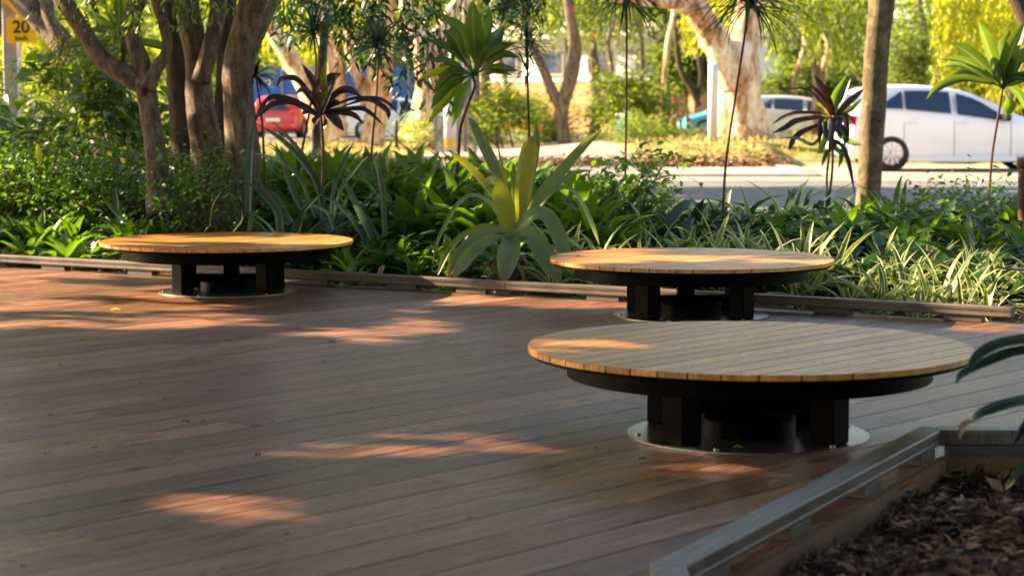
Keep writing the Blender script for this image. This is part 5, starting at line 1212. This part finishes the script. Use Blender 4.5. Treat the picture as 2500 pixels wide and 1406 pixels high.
for i, (cx_, cy_, cz_, rx, ry, rz_, n) in enumerate([(-9.5, 10, 5.0, 4.6, 5.0, 1.5, 26000), (-10.5, 17.5, 5.2, 4.6, 4.5, 1.5, 15000), (-8.5, 4.5, 4.8, 4.2, 4.0, 1.4, 18000), (-13.5, 12.5, 6.4, 3.6, 6.0, 1.5, 14000)]):
    e = thing('shade_tree', labs[i], 'tree', (cx_, cy_, -.1), 'shade trees beside the deck')
    a = R.rand(n)*6.28; rr_ = np.sqrt(R.rand(n)); c = np.stack([cx_+rx*rr_*np.cos(a), cy_+ry*rr_*np.sin(a), cz_+rz_*R.uniform(-1, 1, n)*np.sqrt(1-rr_**2*.8)], 1)
    c = c[~lit(c)]
    # crowns thinned by a pattern so sun dapples fall beyond the deck
    t = c[:, 2]/S[2]; gx = c[:, 0]-S[0]*t; gy = c[:, 1]-S[1]*t
    thin = .5+.5*np.sin(gx*1.9+1.3*np.sin(gy*1.1))*np.sin(gy*1.7+gx*.6); far = ss(.5, 3.0, gy-rail_y(gx)); c = c[~((R.rand(len(c)) < far*.85) & (thin > .52))]
    m_ = len(c); az = R.rand(m_)*6.28; d = np.stack([np.cos(az), np.sin(az), R.randn(m_)*.4], 1)
    q = MB(); q.leaves(c, d, np.array([S*1.0]*m_)+R.randn(m_, 3)*.5, R.uniform(.22, .34, m_), R.uniform(.12, .18, m_), R.rand(m_)); q.build('crown', M['g_canopy'], e)
    q = MB(); q.tube([(cx_-2, cy_, -.15), (cx_-1.9, cy_+.1, 1.5), (cx_-1.2, cy_, 3.2), (cx_, cy_, 4.8)], [.22, .18, .14, .08], 10, rough=.1); q.build('trunk', M['bark'], e)
for i, (cx_, cy_, cz_, rx, ry, n, lb) in enumerate([(-1.5, 2.5, 6.6, 5.5, 5.0, 15000, 'unseen tree added over the middle of the deck from behind the camera, blocking blue sky'), (4.5, 7.5, 6.4, 5.0, 5.0, 12000, 'unseen tree added over the right side of the deck, blocking blue sky'), (-4.5, 9.0, 6.8, 3.8, 4.2, 8000, 'unseen tree added over the left bench, blocking blue sky')]):  # unseen crowns added to keep blue sky light off the deck
    tx, ty = ((-1.5, -3), (8, 8), (-9, 8.5))[i]
    e = thing('added_overhead_tree', lb, 'tree', (tx, ty, -.1), 'unseen trees added over the deck to block sky light')
    a = R.rand(n)*6.28; rr_ = np.sqrt(R.rand(n)); c = np.stack([cx_+rx*rr_*np.cos(a), cy_+ry*rr_*np.sin(a), cz_+.8*R.uniform(-1, 1, n)], 1); c = c[~lit(c)]; m_ = len(c); az = R.rand(m_)*6.28
    q = MB(); q.leaves(c, np.stack([np.cos(az), np.sin(az), R.randn(m_)*.4], 1), np.stack([R.randn(m_)*.4, R.randn(m_)*.4, np.ones(m_)], 1), R.uniform(.16, .28, m_), R.uniform(.08, .14, m_), R.rand(m_)); q.build('crown', M['g_canopy'], e)
    q = MB(); q.tube([(tx, ty, -.15), (tx, ty, 2.5), ((tx+cx_)/2, (ty+cy_)/2, 5.2), (cx_, cy_, 6.6)], [.25, .2, .14, .08], 10, rough=.1); q.build('trunk', M['bark'], e)
e = thing('shade_tree', 'tall tree above the garden bed shading the road', 'tree', (-7.5, 28, -.06), 'shade trees beside the deck')
n = 15000; c = np.stack([R.uniform(-11, 3, n), R.uniform(24.5, 33.0, n), R.uniform(4.6, 6.6, n)], 1); t = c[:, 2]/S[2]; gx = c[:, 0]-S[0]*t; gy = c[:, 1]-S[1]*t
c = c[(gy < 30.3+.5*np.sin(gx*1.3)) & (np.sin(gx*.8+gy*2.1)*np.sin(gy*1.7-gx*.35) < .72)]; m_ = len(c); az = R.rand(m_)*6.28
q = MB(); q.leaves(c, np.stack([np.cos(az), np.sin(az), R.randn(m_)*.4], 1), np.array([S]*m_)+R.randn(m_, 3)*.5, R.uniform(.24, .36, m_), R.uniform(.14, .2, m_), R.rand(m_)); q.build('crown', M['g_canopy'], e)
q = MB(); q.tube([(-7.5, 28, -.1), (-7.4, 28, 2), (-6, 28.5, 4.2), (-4, 28.8, 5.4)], [.25, .2, .14, .08], 10, rough=.1); q.build('trunk', M['bark'], e)
for i, (cx_, cy_, rx, n, lb) in enumerate([(-5, -7, 3.6, 5000, 'unseen dense tree added behind the camera on the left to block light'), (1, -8, 3.6, 5000, 'unseen dense tree added straight behind the camera to block light'), (6.5, -4, 3.6, 5000, 'unseen dense tree added behind the camera on the right to block light'), (9.5, 2.5, 3.2, 5000, 'unseen dense tree added right of the near mulch bed to block light')]):  # unseen trees added to darken the black bench frames and rail sides
    e = thing('added_shading_tree', lb, 'tree', (cx_, cy_, -.1), 'unseen dense trees added around the deck to block light')
    c = nz(R.randn(n, 3))*(R.rand(n, 1)**.4)*np.array([rx, 1.8, 3.2])+np.array([cx_, cy_, 3.3]); c = c[~lit(c)]; m_ = len(c); az = R.rand(m_)*6.28
    q = MB(); q.leaves(c, np.stack([np.cos(az), np.sin(az), R.randn(m_)*.4], 1), R.randn(m_, 3), R.uniform(.3, .45, m_), R.uniform(.18, .26, m_), R.rand(m_)); q.build('crown', M['g_canopy'], e)
    q = MB(); q.tube([(cx_, cy_, -.15), (cx_, cy_, 1.5), (cx_+.1, cy_, 3.5)], [.18, .15, .08], 8, rough=.1); q.build('trunk', M['bark'], e)
# crowns over the bed trees (above the frame)
for e, (cx_, cy_, cz_), n in ((multi, (-2.2, 15.8, 4.6), 5200), (fork, (-3.8, 15.2, 4.2), 2600), (slim, (3.6, 18.8, 5.2), 2600)):
    a = nz(R.randn(n, 3))*(R.rand(n, 1)**.45)*np.array([2.2, 2.0, 1.15])+np.array([cx_, cy_, cz_]); c = a[~lit(a)]; m_ = len(c); az = R.rand(m_)*6.28
    q = MB(); q.leaves(c, np.stack([np.cos(az), np.sin(az), R.randn(m_)*.4], 1), np.stack([R.randn(m_)*.5, R.randn(m_)*.5, np.ones(m_)], 1), R.uniform(.12, .2, m_), R.uniform(.06, .1, m_), R.rand(m_)); q.build('crown', M['g_canopy'], e)
